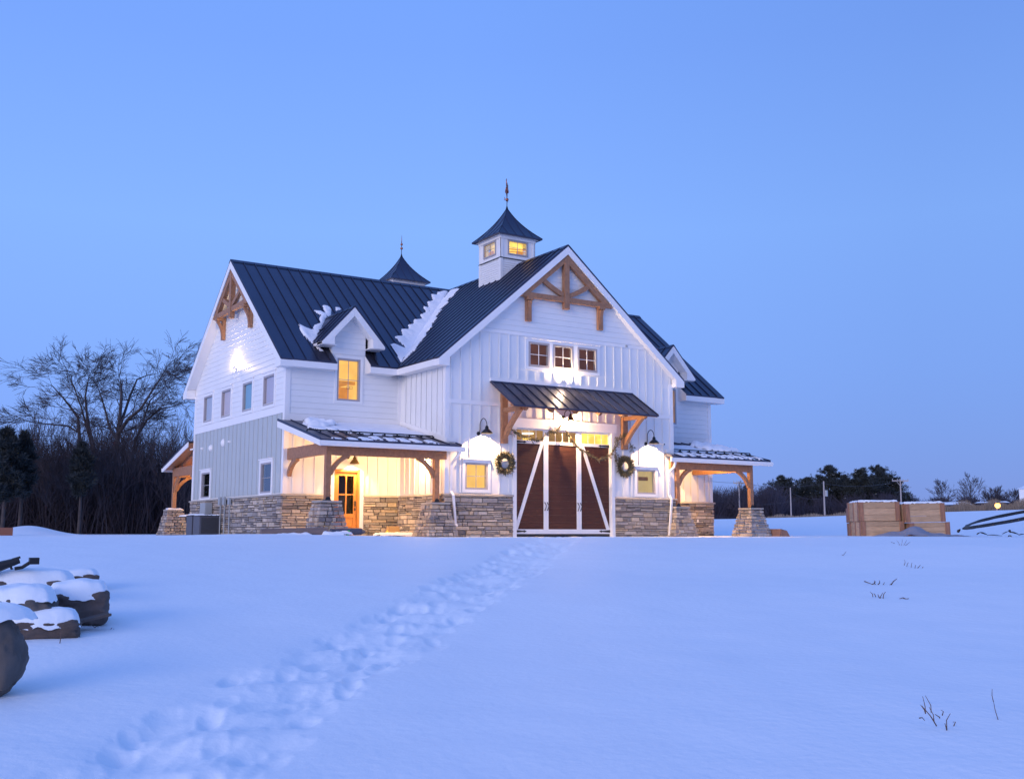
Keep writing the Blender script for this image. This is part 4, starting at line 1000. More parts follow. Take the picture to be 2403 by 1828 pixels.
def G(u,v,r):
    p=at(u,v,r); p.z=Hs(p.x,p.y); return p
# ------------------------------------------------------------------ rocks with snow caps
def rock(c,size,rz,m,label,seed,capth=.05,boulder=False,name='rock',ext=False):
    c=V(c); top=c.z+size[2]; zb=Hs(c.x,c.y)-.04
    if ext: size=(size[0],size[1],max(size[2],(top-zb)/2)); c.z=top-size[2]
    base=V(c); o=empty(name,c,label,'rock','rocks stacked at the left edge')
    sx,sy,sz=size; N=26
    vs=[];fs=[];idx={}
    def sp(p):
        q=V(p); 
        if boulder: q=q.normalized()*.98
        else:
            k=6; n_=(abs(q.x)**k+abs(q.y)**k+abs(q.z)**k)**(1/k); q=q/n_
        d=1+.10*noise.noise(q*1.6+V((seed,0,0)))+.08*noise.noise(q*3.5+V((seed,3,0)))+.03*noise.noise(q*9+V((seed,3,5)))
        q=q*d; x,y=q.x*sx,q.y*sy; c_,s_=math.cos(rz),math.sin(rz)
        return V((x*c_-y*s_,x*s_+y*c_,q.z*sz))+base
    def grid(ax,sgn,cap=False):
        for i in range(N):
            for j in range(N):
                f=[]
                for di,dj in ((0,0),(1,0),(1,1),(0,1)):
                    a,b_=-1+2*(i+di)/N,-1+2*(j+dj)/N
                    p=[a,b_]; p.insert(ax,sgn); key=tuple(round(t,4) for t in p)
                    if key not in idx: idx[key]=len(vs); vs.append(sp(p))
                    f.append(idx[key])
                fs.append(f)
    for ax in range(3):
        for s in (-1,1): grid(ax,s)
    mb=MB(); mb.add(vs,fs); ob=mb.build(name+'_body',m,o,True)
    # cap of snow over the top
    cp=MB(); K=22; vs2=[];f2=[]; c_,s_=math.cos(rz),math.sin(rz)
    for i in range(K+1):
        for j in range(K+1):
            a,b_=-1+2*i/K,-1+2*j/K; ra=max(abs(a),abs(b_)); rr=math.hypot(a,b_)
            if rr>0: k=ra/rr; k=lerp(1,k,.55); a2,b2=a*k,b_*k
            else: a2,b2=0,0
            e=max(0,1-ra**3.0); n_=noise.noise(V((a*1.5+seed,b_*1.5,7)))
            drop=max(0,ra-.86)/.14
            z=sz*(1.0+.02*n_)+capth*(e**.55)*(1.1+.35*n_)-(capth*.75+.03*noise.noise(V((a*3,b_*3,seed))))*drop
            x,y=a2*sx*1.06,b2*sy*1.06; vs2.append(base+V((x*c_-y*s_,x*s_+y*c_,z)))
    for i in range(K):
        for j in range(K): q=i*(K+1)+j; f2.append((q,q+1,q+K+2,q+K+1))
    cp.add(vs2,f2); cp.build('snow_cap',M['snow'],o,True)
    return o
def rk(u,v,r,size,rz,m,label,seed,cap=.05,b=False,ext=True): return rock(at(u,v,r),size,rz,m,label,seed,cap,b,'rock',ext)
az0=-R(8)
rk(182,1424,10.0,(.235,.22,.14),az0,M['rock'],'brown block of rock with a thick rounded snow cap, rightmost of the rock pile',1.3,.085)
rk(48,1424,9.6,(.26,.24,.10),az0-.1,M['rock2'],'dark flat-faced rock with a snow cap, left of the rightmost block',4.1,.075)
rk(60,1378,11.2,(.42,.3,.09),az0,M['rock'],'broad rear rock under the widest snow cap, topmost of the pile',7.7,.085)
rk(100,1466,9.5,(.27,.2,.05),az0+.05,M['rock'],'thin low slab with lumpy snow on top, at the foot of the pile',9.9,.09)
rk(-30,1530,7.6,(.235,.235,.24),.3,M['rock2'],'big round grey boulder at the left edge of the picture',2.2,.05,True)
rk(165,1356,12.2,(.27,.2,.05),az0,M['rock'],'low brown slab behind the rightmost block, mostly buried in snow',5.5,.05)
o=MB(); p=at(215,1455,9.6); o.prism([p+V((-.25,-.05,-.05)),p+V((.15,-.02,.03)),p+V((.12,.1,.03)),p+V((-.2,.1,-.04))],(0,0,.02)); tag(o.build('stone_shard',M['rock'],None),'thin flat shard sticking out below the rightmost block of rock','stone')
m=MB(); a=at(-30,1338,10.9); b=at(46,1314,10.9); m.tube([a,b],[.055,.028],8); m.tube([at(28,1336,10.9),at(22,1322,10.9),at(30,1312,10.9),at(48,1307,10.9)],.011,6)
m.tube([at(34,1334,10.9),at(52,1331,10.9),at(76,1316,10.9)],.018,6); m.box(*(lambda p:(p.x-.03,p.x+.05,p.y-.04,p.y+.04,p.z-.03,p.z+.03))(at(77,1316,10.9)))
tag(m.build('hose',M['blackpl'],None),'black pipe and curled hose lying on the topmost snowy rock','hose')
m=MB(); p=at(-60,1252,46); q=at(30,1249,46); m.beam((p.x,p.y,-.02),(q.x,q.y,-.02),.3,.45); tag(m.build('wood_stack',M['terra'],None),'low rusty brown stack behind the snow heap at the far left','stack')
# ------------------------------------------------------------------ dead weeds poking through the snow
def weed(name,u,v,r,stems,label,rad=.004):
    rad*=hit(u,v)/r*.9; r=hit(u,v); p0=at(u,v,r); p0.z=Hs(p0.x,p0.y)-.01; m=MB()
    for (u0,v0,u1,v1,*bend) in stems:
        a=at(u0,v0,r); b=at(u1,v1,r); dz=p0.z-at(u,v,r).z; a.z+=dz; b.z+=dz
        c=(a+b)/2+V((rnd(-.012,.012),rnd(-.012,.012),rnd(-.008,.012)))
        m.tube([a,c,b],[rad,rad*.8,rad*.45],4)
    o=m.build(name,M['weed'],None); tag(o,label,'weed')
weed('dead_weed',2195,1712,5.7,[(2172,1671,2165,1630),(2172,1671,2160,1650),(2198,1700,2163,1652),(2185,1668,2171,1628),(2192,1690,2180,1655),(2222,1712,2230,1670),(2222,1712,2217,1693),(2211,1675,2208,1662),(2157,1681,2170,1687),(2238,1700,2236,1690),(2200,1717,2193,1708),(2205,1681,2194,1672)],'broken cluster of dead stalks, nearest at the lower right',.0035)
weed('dead_weed',2342,1690,5.8,[(2343,1688,2331,1640),(2331,1642,2328,1612)],'single tall bent stalk at the lower right edge',.0028)
weed('dead_weed',2068,1403,12,[(2066,1403,2072,1388),(2066,1403,2060,1392),(2055,1398,2050,1390),(2048,1398,2042,1386),(2072,1402,2078,1386),(2103,1408,2118,1400),(2118,1400,2133,1402)],'row of short twigs in the middle of the right slope',.007)
weed('dead_weed',2060,1372,13,[(2028,1362,2045,1368),(2045,1370,2055,1362),(2055,1372,2052,1360),(2060,1370,2064,1360),(2070,1374,2076,1364),(2090,1372,2105,1356),(2085,1374,2098,1362)],'wide tuft of twigs just behind the row of short twigs',.007)
weed('dead_weed',2140,1333,16,[(2128,1328,2132,1318),(2138,1330,2140,1318),(2147,1332,2149,1324),(2153,1332,2160,1324),(2163,1334,2167,1328),(2122,1325,2123,1312)],'sparse line of sprigs right of and above the other weeds',.006)
weed('dead_weed',2118,1280,26,[(2112,1280,2104,1266),(2115,1280,2118,1264),(2120,1280,2128,1266),(2122,1280,2136,1270),(2100,1274,2090,1270)],'small tuft near the snow crest below the crates',.006)
weed('dead_weed',1978,1304,20,[(1976,1304,1986,1292),(1972,1307,1978,1300)],'thin leaning sprig on the right slope, furthest left of the weeds',.005)
weed('dead_weed',140,1512,8.6,[(140,1511,140,1468)],'upright stick in the snow in front of the rock pile',.004)
weed('dead_weed',262,1476,9.6,[(258,1475,261,1470),(263,1478,268,1472),(205,1460,222,1470),(222,1470,232,1468)],'tiny broken twigs right of the rock pile',.004)
# ------------------------------------------------------------------ things around the barn
def acunit(x0,x1,y0,y1,h,label):
    o=empty('air_conditioner',((x0+x1)/2,(y0+y1)/2,-.1),label,'air conditioner','air conditioners on the left of the barn')
    m=MB(); m.box(x0,x1,y0,y1,-.1,h); o1=m.build('casing',M['ac'],o)
    m=MB(); z=.02
    while z<h-.07: m.prism([(x0+.06,y0-.012,z),(x0+.06,y0-.002,z+.045),(x0+.06,y0-.002,z)],(x1-x0-.1,0,0)); m.box(x0+.06,x1-.04,y0-.006,y0-.001,z-.02,z+.0); z+=.055
    m.build('louvre_grille',M['acd'],o); m=MB(); m.box(x0-.015,x1+.015,y0-.02,y1+.015,h,h+.03); m.build('top_cover',M['acd'],o)
    m=MB(); snowpatch(m,[(x0,y0),(x0+.25,y0-.01),(x0+.3,y1-.1),(x0,y1)],lambda x,y:h+.03,.05,.05); snowpatch(m,[(x1-.12,y0),(x1,y0),(x1,y1),(x1-.2,y1)],lambda x,y:h+.03,.05,.05); m.build('snow_cap',M['snow'],o)
acunit(-9.52,-8.82,8.86,9.62,.60,'dark louvred air conditioner nearest the camera beside the grey gable'); acunit(-9.5,-8.84,9.85,10.55,.62,'smooth grey air conditioner partly behind the louvred one')
def crate(name,p,w,d,h,rz,tilt,label):
    o=empty(name,(0,0,0),label,'crate','wooden crates in two stacks on the right')
    b=MB(); n=3
    for i in range(n):
        z0=h*i/n+.004; z1=h*(i+1)/n-.004; j=rnd(-.004,.004)
        b.box(-w/2+.02,w/2-.02,-d/2+j,-d/2+.025+j,z0,z1); b.box(-w/2+.02,w/2-.02,d/2-.025,d/2,z0,z1)
    for i in range(2):
        y0=-d/2+.03+(d-.06)*i/2; y1=y0+(d-.06)/2-.02
        for s in (-1,1): b.box(s*(w/2)-.014,s*(w/2)+.014,y0,y1,.005,h-.005)
    b.box(-w/2+.03,w/2-.03,-d/2+.03,d/2-.03,h-.03,h-.004)
    b.build('planks',M['crate'],o)
    for sx in (-1,1):
        for sy in (-1,1):
            c=MB(); c.box(sx*w/2-(.17 if sx>0 else -.0)-.02*0,sx*w/2+(.17 if sx<0 else .0),sy*d/2-(.03 if sy<0 else -.001),sy*d/2+(.03 if sy>0 else -.001),0,h); c.box(min(sx*(w/2+.018),sx*(w/2+.04)),max(sx*(w/2+.018),sx*(w/2+.04)),min(sy*d/2,sy*(d/2-.16)),max(sy*d/2,sy*(d/2-.16)),0,h); c.build('corner_post',M['crated'],o)
    c=MB(); 
    for s in (-1,1): c.box(s*(w/2+.016)-.012,s*(w/2+.016)+.012,-.05,.03,0,h)
    c.build('middle_batten',M['crated'],o)
    o.location=p; o.rotation_euler=(0,tilt,rz)
    return o
def topsnow(o,w,d,h):
    c=MB(); snowpatch(c,[(-w/2,-d/2),(w/2,-d/2),(w/2,d/2),(-w/2,d/2)],lambda x,y:h,.07,.08); 
    ob=c.build('snow_cap',M['snow'],None); ob.parent=o
va=math.atan2(.642,.7667)  # heading of the view toward the crates
rzc=va-PI/2+R(20)
rv=V((math.cos(va-PI/2),math.sin(va-PI/2),0)); fv=V((math.cos(va),math.sin(va),0))
cb=at(2068,1250,47.5)
def cp(du,dz,df=0): p=cb+rv*du+fv*df; return V((p.x,p.y,-.12+dz))
cr=[]
cr.append(('crate',cp(-.17,0),1.74,1.35,.62,'long lower crate of the left stack, half sunk in snow'))
cr.append(('crate',cp(-.27,.63),1.66,1.3,.78,'long upper crate of the left stack, nearest the camera'))
cr.append(('crate',cp(1.66,.02,.4),1.62,1.3,.56,'lower crate of the right stack behind the grey tarp'))
cr.append(('crate',cp(1.50,.59,.4),1.62,1.3,.76,'knotty upper crate of the right stack'))
cr.append(('crate',cp(-.40,0,1.3),1.5,1.2,.58,'lower crate peeking out at the far left of the stacks'))
cr.append(('crate',cp(-.42,.59,1.3),1.5,1.2,.62,'upper crate peeking out at the far left of the stacks'))
for i,(n,p,w,d,h,l) in enumerate(cr):
    o=crate(n,p,w,d,h,rzc+rnd(-.02,.02),R(-1.2)+rnd(-.01,.01),l)
    if i in (1,3,5): topsnow(o,w,d,h)
def heap(name,P,zf,m,label,cat):
    mb=MB(); K=60; vs=[];fs=[]
    for i in range(K+1):
        for j in range(K+1):
            a,b=i/K,j/K; p=V(P[0])*(1-a)*(1-b)+V(P[1])*a*(1-b)+V(P[2])*a*b+V(P[3])*(1-a)*b
            vs.append((p.x,p.y,p.z+zf(a,b)))
    for i in range(K):
        for j in range(K): q=i*(K+1)+j; fs.append((q,q+K+1,q+K+2,q+1))
    mb.add(vs,fs); tag(mb.build(name,m,None,True),label,cat)
def tz(pk):
    def f(a,b):
        z=-.1
        for ca,cb_,h,wa,wb in pk: z+=h*math.exp(-((a-ca)/wa)**2-((b-cb_)/wb)**2)
        return z+.07*noise.noise(V((a*7,b*4,1)))+.06*abs(noise.noise(V((a*16+b*6,b*5,4))))
    return f
def gq(u,r,z=-.05): p=at(u,1250,r); return (p.x,p.y,z)
heap('tarp',[gq(2005,44.5),gq(2290,44.5),gq(2290,46.8),gq(2005,46.8)],tz([(.50,.6,.40,.11,.5),(.30,.6,.20,.10,.4),(.72,.5,.14,.2,.4)]),M['tarp'],'grey tarp slumped over the foot of the right crate stack','tarp')
def ringpts(u0,u1,r0,r1,zt,n=40,z0=-.02):
    out=[]
    for i in range(n+1):
        t=2*PI*i/n; k=(1-math.cos(t))/2; u=lerp(u0,u1,k); r=lerp(r0,r1,.5+.5*math.sin(t))
        p=at(u,1250,r); out.append(V((p.x,p.y,lerp(z0,zt,k**.8)+.17*math.sin(t)+.10)))
    return out
m=MB()
for k in range(3): m.tube([p+V((rnd(-.03,.03),rnd(-.03,.03),k*.03)) for p in ringpts(2262+k*3,2560,41-k*.12,47.5-k*.2,.95,48,.10)],.035,6,False)
tag(m.build('pipe_coil',M['blackpl'],None),'large flat coil of black pipe lying tilted on the snow at the right edge','pipe coil')
def scrap(u,v,r,pts,label):
    m=MB(); 
    for a,b,w in pts: m.tube([at(*a,r),at(a[0]*.6+b[0]*.4,a[1]*.6+b[1]*.4-.7,r),at(a[0]*.3+b[0]*.7,a[1]*.3+b[1]*.7-.3,r+.1),at(*b,r)],[w*.5,w*.8,w*.6,w*.3],7)
    tag(m.build('plastic_scrap',M['blackpl'],None),label,'scrap')
scrap(2250,1247,43,[((2247,1249),(2253,1242),.07)],'short black stub just left of the pipe coil')
scrap(2300,1253,42,[((2292,1254),(2300,1249),.03),((2300,1249),(2316,1254),.035),((2316,1255),(2352,1257),.02)],'black folded scrap with a long tail in the snow below the pipe coil')
scrap(2370,1247,42,[((2352,1253),(2367,1246),.02),((2368,1244),(2371,1249),.06),((2371,1248),(2390,1253),.035)],'peaked black scrap further right below the pipe coil')
scrap(2370,1257,41,[((2366,1259),(2370,1256),.03),((2370,1257),(2374,1259),.03)],'tiny black scrap nearest the snow crest at the right')
scrap(2400,1255,41,[((2390,1255),(2403,1253),.025),((2403,1253),(2440,1252),.03)],'black strip running out of the picture at the right')
m=MB(); p=G(1815,1256,37); m.prism([(8.95,-.9,-.15),(9.05,-.9,.18),(9.35,-.9,.12),(9.55,-.9,-.15)],(0,.7,0)); tag(m.build('log',M['crated'],None),'brown wooden block lying against the right porch pier','block')
# rolls in front of the left porch
m=MB(); rp=[(-11.0,-1.65,-.03),(-10.5,-1.7,.0),(-9.9,-1.75,.02),(-9.3,-1.8,.03)]
def roll(name,pts,r,m_,label,tape=None,hole=True):
    o=empty(name,pts[0],label,'roll'); a=MB(); n=14; m2=[V(p) for p in pts]; a.tube(m2,r,n,False); a.tube([m2[0],m2[0]+(m2[0]-m2[1])*.001],[r,r*.01],n,False)
    if hole: 
        d=(m2[-1]-m2[-2]).normalized(); e=m2[-1]; a.tube([e,e+d*.01,e+d*.005,e-d*.15],[r,r*.9,r*.62,r*.6],n,False)
        b=MB(); b.tube([e-d*.15,e-d*.149],[r*.62,r*.62],n); b.build('roll_core',M['dark'],o)
    else: a.tube([m2[-1],m2[-1]+(m2[-1]-m2[-2])*.2,m2[-1]+(m2[-1]-m2[-2])*.25],[r,r*.5,.01],n,False)
    a.build('roll_wrap',m_,o,True)
    if tape:
        t=MB(); 
        for q in tape: p=m2[0].lerp(m2[-1],q); d=(m2[-1]-m2[0]).normalized()*.035; t.tube([p-d,p+d],r*1.03,n,False)
        t.build('tape',M['green'],o)
def yz(u,v,y): # point on plane y
    q=BF_+BR_*((u-1201.5)/FPX)-BU_*((v-914)/FPX); k=(y-CY)/q.y; return V((CX,CY,CZ))+q*k
roll('wrapped_roll',[yz(612,1252,-1.5),yz(665,1250,-1.6),yz(715,1249,-1.7),yz(768,1249,-1.8)],.125,M['roll'],'long brown wrapped roll with an open end lying before the left porch pier')
roll('wrapped_roll',[yz(776,1249,-1.35),yz(800,1247,-1.35),yz(846,1247,-1.35)],.10,M['roll2'],'dark blue-grey roll with green tape in front of the orange door',(.55,),False)
m=MB(); p=yz(690,1256,-1.9); 
snowpatch(m,[(p.x-.5,p.y-.3),(p.x+.45,p.y-.3),(p.x+.4,p.y+.3),(p.x-.5,p.y+.25)],lambda x,y:-.07,.09,.06); p=yz(790,1256,-2.0); snowpatch(m,[(p.x-.4,p.y-.35),(p.x+.4,p.y-.3),(p.x+.4,p.y+.3),(p.x-.4,p.y+.3)],lambda x,y:-.07,.14,.06)
p=yz(930,1256,1.2); snowpatch(m,[(p.x-.7,p.y-.5),(p.x+.7,p.y-.5),(p.x+.6,p.y+.5),(p.x-.6,p.y+.5)],lambda x,y:-.06,.08,.06)
tag(m.build('snow_drift',M['snow'],None,True),kind='structure')
m=MB(); m.prism([(-5.18,2.85,-.05),(-4.70,2.85,-.05),(-4.66,2.85,.24),(-5.12,2.85,.25)],(0,.12,0)); o=empty('cardboard_sheet',(-4.9,2.9,-.05),'tan cardboard sheet with a yellow corner piece on the left porch floor','cardboard'); m.build('sheet',M['card'],o)
m=MB(); m.prism([(-5.45,2.6,-.06),(-5.18,2.6,-.06),(-5.14,2.84,.12)],(0,.02,.01)); m.build('yellow_corner',M['yellow'],o)
o=empty('leaning_lattice_board',(-4.62,2.7,-.05),'narrow pale perforated board leaning upright against the stone in the porch corner','board'); m=MB()
a0=V((-4.62,2.55,-.05)); a1=V((-4.60,2.92,1.0)); dx=V((.0,.0,0)); wv=V((.13,0,0)); tv=V((0,.03,0))
for s in (0,1): m.prism([a0+wv*s*.85,a0+wv*(s*.85+.2),a1+wv*(s*.85+.2),a1+wv*s*.85],tv)
for i in range(9):
    t=i/8; c=a0.lerp(a1,t); c2=a0.lerp(a1,min(1,t+.03)); m.prism([c+wv*.15,c+wv*.9,c2+wv*.9,c2+wv*.15],tv*.9)
for i in range(8):
    t=i/8; c=a0.lerp(a1,t+.02); c2=a0.lerp(a1,t+.11); m.prism([c+wv*.2,c+wv*.35,c2+wv*.9,c2+wv*.75],tv*.8)
m.build('lattice',M['crate'],o)
# table on the rear porch
o=empty('patio_table',(-8.0,14.6,-.1),'small round patio table with snow on top behind the stone pier of the rear porch','table'); m=MB(); m.lathe((-8.25,14.3,.62),[(0,0),(.5,0),(.5,.03),(0,.03)],20); m.build('tabletop',M['black'],o); m=MB(); m.tube([(-8.25,14.3,-.1),(-8.25,14.3,.62)],.03,8); m.build('leg',M['black'],o)
m=MB(); m.lathe((-8.25,14.3,.655),[(.47,0),(.44,.05),(.2,.08),(0,.08)],20); m.build('snow_cap',M['snow'],o,True)
# ------------------------------------------------------------------ trees
def branch(mb,p,d,L,r,depth,rng,spread=.55,up=.12,side=0.,n=4,curl=.25,kids=3,minr=.008,lr=.76):
    pts=[p];rad=[r]; k=4 if depth>1 else 3; dd=d.normalized(); 
    for i in range(k):
        dd=(dd+V((rng.gauss(0,curl*.5),rng.gauss(0,curl*.5),rng.gauss(0,curl*.35)+up*.4))+V((dd.x,dd.y,0))*side*.25).normalized()
        pts.append(pts[-1]+dd*(L/k)); rad.append(max(minr,r*(1-.62*(i+1)/k)))
    mb.tube(pts,rad,n if r>.05 else 3,False)
    if depth<=0: return
    m=kids+(1 if rng.random()<.5 else 0)-(1 if depth>2 and rng.random()<.55 else 0)
    for i in range(m):
        t=rng.uniform(.3,1) if i else 1; j=min(k-1,int(t*k)); q=pts[j].lerp(pts[j+1],t*k-j if t<1 else 1)
        base=(pts[min(j+1,k)]-pts[j]).normalized(); ax=V((rng.gauss(0,1),rng.gauss(0,1),rng.gauss(0,1))).cross(base)
        if ax.length<1e-3: continue
        ang=rng.gauss(spread,.18)*(0.5 if i==0 else 1)
        nd=Matrix.Rotation(ang,3,ax.normalized())@base
        branch(mb,q,nd,L*rng.uniform(lr-.12,lr+.1),max(minr,rad[min(j+1,k)]*rng.uniform(.6,.85)),depth-1,rng,spread,up,side,3,curl,kids,minr,lr)
def baretree(name,base,stems,label,group,seed,depth=5,side=.3,minr=.0075,spread=.5,kids=3,up=.02,lr=.77):
    rng=random.Random(seed); o=empty(name,base,label,'tree',group); tr=MB(); cr=MB()
    for pts,r0,r1,L in stems:
        P=[V(p) for p in pts]; n=len(P); rad=[.72*lerp(r0,r1,i/(n-1)) for i in range(n)]; tr.tube(P,rad,7,False)
        for i in range(1,n):
            for k in range(2 if i<n-1 else 3):
                t=rng.random() if i<n-1 else 1; q=P[i-1].lerp(P[i],t); b=(P[i]-P[i-1]).normalized()
                ax=V((rng.gauss(0,1),rng.gauss(0,1),rng.gauss(0,.5))).cross(b)
                if ax.length<1e-3: continue
                nd=Matrix.Rotation(rng.gauss(.75 if i<n-1 else .4,.2),3,ax.normalized())@b
                if i==1 and n>3 and t<.6: continue
                branch(cr,q,nd,L*rng.uniform(.7,1.1)*(1 if i>1 else .8),rad[i]*rng.uniform(.45,.7),depth-1,rng,spread,up,side,4,.28,kids,minr,lr)
    tr.build('trunk',M['bark'],o,True); cr.build('crown',M['twig'],o)
    return o
def PX(r): return lambda *uv:[at(u,v,r+dr) for u,v,*q in uv for dr in [q[0] if q else 0]]
P=PX(64); rb=64
gz=lambda u,r:G(u,1245,r)
base=gz(272,64); base.z-=.2
baretree('bare_tree',base,[
 ([base]+P((270,1150),(272,1080),(278,1012),(285,930,1),(284,900,2)),.30,.07,1.2),
 (P((276,1020),(300,985,-1),(330,960,-2),(352,925,-2),(378,885,-2)),.16,.05,1.25),
 (P((274,1030),(258,1005,1),(245,955,2),(232,915,2)),.13,.04,1.0),
 (P((282,1000),(305,930,2),(322,890,3),(348,880,3)),.12,.04,1.0),
],'tall spreading bare tree nearest the barn, trunk rising from the brush','bare trees left of the barn',11,depth=5,side=.35,kids=3)
base=gz(315,67)
baretree('bare_tree',base,[([base]+PX(67)((306,1100),(318,1030),(345,985),(375,960,-1),(400,955,-1)),.17,.04,1.2),(PX(67)((318,1035),(335,990),(352,940),(378,915)),.10,.035,1.0)],'slender leaning bare tree between the tall tree and the rear porch','bare trees left of the barn',23,depth=5,side=.3)
base=gz(222,66)
baretree('bare_tree',base,[([base]+PX(66)((224,1120),(220,1050),(205,985),(200,930),(206,895)),.2,.05,1.1),(PX(66)((218,1060),(205,1010),(192,960),(176,915),(165,890)),.10,.035,1.0)],'bare tree with two close upright stems left of the tall spreading tree','bare trees left of the barn',37,depth=5,side=.25)
base=gz(187,68)
baretree('bare_tree',base,[([base]+PX(68)((186,1130),(187,1035),(183,980),(165,955),(145,930),(122,905)),.2,.035,1.2),(PX(68)((184,1015),(160,1000),(110,995),(70,990),(30,975)),.08,.02,1.2)],'bare tree with a long limb reaching left, behind the middle pine','bare trees left of the barn',41,depth=5,side=.4)
# thicket of saplings and brushwood under the trees
rng=random.Random(5); m=MB()
for i in range(9500):
    u=rng.uniform(-60,465); r=rng.uniform(60,84); hmax=2.8+.9*math.sin(u*.02+1)+.7*math.sin(u*.07)
    p=at(u,1247,r); p.z=-.15; H=rng.uniform(.6,1.0)*hmax*(1 if rng.random()<.8 else 1.35); lean=V((rng.gauss(0,.30),rng.gauss(0,.30),0))
    q=p+V((0,0,H))+lean*H; c=p.lerp(q,.5)+V((rng.gauss(0,.1),rng.gauss(0,.1),0)); w=rng.uniform(.010,.028)
    m.tube([p,c,q],[w,w*.7,.008],3,False)
    for k in range(6):
        t=rng.uniform(.05,.95); s=p.lerp(c,t*2) if t<.5 else c.lerp(q,t*2-1); e=s+V((rng.gauss(0,.45),rng.gauss(0,.45),rng.uniform(.2,.9)))*H*.22
        m.tube([s,e],[w*.5,.006],3,False)
tag(m.build('thicket',M['brush'],None),'dense dark brushwood and saplings below the bare trees left of the barn','thicket',kind='stuff')
m=MB(); rng=random.Random(8)
for i in range(260):
    u=rng.uniform(40,450); r=rng.uniform(58,76); p=at(u,1247,r); p.z=-.1; H=rng.uniform(3.0,5.2); d=V((rng.gauss(0,.14),rng.gauss(0,.14),1))
    branch(m,p,d,H*.55,.02,4,rng,.45,.15,0,3,.18,3,.007,.66)
tag(m.build('saplings',M['twig'],None),'fringe of thin bare saplings standing above the dark brushwood','saplings',kind='stuff')
def pine(name,base,H,W,label,group,seed,crown0=.25,dens=1.,snow=False,size=.30,top=1.,parts=True):
    rng=random.Random(seed); o=empty(name,base,label,'tree',group); t=MB(); b=V(base)
    pts=[b+V((.05*H*.1*math.sin(i),.03*i*.1,H*i/6*.97)) for i in range(7)]; r0=H*.016
    t.tube(pts,[r0*(1-i/7) + .02 for i in range(7)],7,False)
    c=MB(); sn=MB(); nb=int(46*dens)
    for i in range(nb):
        f=crown0+(1-crown0)*(i+rng.random())/nb; prof=math.sin(PI*min(1,((f-crown0)/(1-crown0))**.75*.93+.07))**.7 if top else 1-f
        L=W*prof*rng.uniform(.55,1.15); a=rng.uniform(0,2*PI); s=b+V((0,0,H*f*.96)); dz=rng.uniform(.05,.45)*(.3+f)
        d=V((math.cos(a),math.sin(a),dz)).normalized(); e=s+d*L; t.tube([s,s.lerp(e,.5)+V((0,0,-.03*L)),e],[H*.005,H*.003,.01],3,False)
        nc=int(7*L/max(W,.1)*3*dens)+3
        for k in range(nc):
            q=rng.uniform(.3,1.05); cc=s.lerp(e,q)+V((rng.gauss(0,.10),rng.gauss(0,.10),rng.gauss(0,.07)))*L*1.3
            up=V((rng.gauss(0,.5),rng.gauss(0,.5),rng.uniform(.1,1))).normalized()
            for z in range(15):
                dd=(up+V((rng.gauss(0,.7),rng.gauss(0,.7),rng.gauss(0,.5)))).normalized(); sd=dd.cross(V((rng.gauss(0,1),rng.gauss(0,1),rng.gauss(0,1)))).normalized()
                l=size*rng.uniform(.6,1.3); w=l*.055
                c.add([cc,cc+dd*l*.6+sd*w,cc+dd*l,cc+dd*l*.6-sd*w],[(0,1,2,3)])
            if snow and rng.random()<.02:
                sn.ball(cc+V((0,0,.08)),rng.uniform(.10,.22),6,(1.6,1.2,.35))
    t.build('trunk',M['bark2'],o,True); c.build('crown',M['needle'],o)
    if snow and sn.v: sn.build('snow_clumps',M['snow'],o)
    return o
PG='pines left of the barn'
def pz(u,r): p=at(u,1247,r); p.z=Hs(p.x,p.y)-.1; return p
pine('pine_tree',pz(4,56),(1247-1012)/2531*56,.75,'tall dark pine cut off by the left edge of the picture',PG,3,.32,1.2,False,.32)
pine('pine_tree',pz(44,57),(1247-1020)/2531*57,.62,'pine with a bare lower trunk, second from the left edge',PG,5,.38,1.1,False,.30)
pine('pine_tree',pz(184,57),(1247-1038)/2531*57,.58,'narrow dark pine standing alone in front of the bare trees',PG,9,.42,1.1,False,.26)
PR='pines beyond the field right of the barn'
for u,vt,r,W,l,sd in ((1838,1112,215,3.4,'leftmost rounded pine of the far clump with bare lower trunk',1),(1900,1118,228,4.4,'low broad pine between the leftmost and the tallest of the far clump',2),(1948,1092,222,4.4,'tallest pine of the far clump, behind the pale utility pole',3),(1985,1116,230,4.0,'short pine just right of the tallest in the far clump',8),(2030,1103,218,4.2,'rounded dark pine left of the rightmost in the far clump',4),(2068,1098,224,4.6,'broad rightmost pine of the far clump next to the cross-armed pole',5),(2098,1124,226,3.0,'small pine at the right end of the far clump',6),(1872,1142,236,3.6,'low shadowy pine tucked between the leftmost pine and its broad neighbour',11),(2008,1130,238,4.2,'low shadowy pine tucked behind the middle of the far clump',12)):
    b=pz(u,r); pine('pine_tree',b,(1206-vt)/2531*r*1.0+ .3,W,l,PR,sd,.04,1.7,True,.55)
PT='bare trees on the right horizon'
def vasetree(b,H,l,seed):
    rg=random.Random(seed); o=empty('bare_tree',b,l,'tree',PT); t=MB(); c=MB(); b=V(b)
    pts=[b+V((rg.gauss(0,.02)*H*i*.3,rg.gauss(0,.02)*H*i*.3,H*.8*i/5)) for i in range(6)]; t.tube(pts,[lerp(H*.017,.03,i/5) for i in range(6)],6,False)
    for i in range(30):
        f=rg.uniform(.12,.97)**.9; q=pts[0].lerp(pts[5],f); a=rg.uniform(0,2*PI); el=rg.uniform(.5,1.15); d=V((math.cos(a)*math.cos(el),math.sin(a)*math.cos(el),math.sin(el)))
        branch(c,q,d,H*rg.uniform(.2,.33)*(1.25-f*.75),H*.0055,3,rg,.38,.12,0,3,.16,3,.012,.62)
    t.build('trunk',M['bark'],o,True); c.build('crown',M['twig'],o)
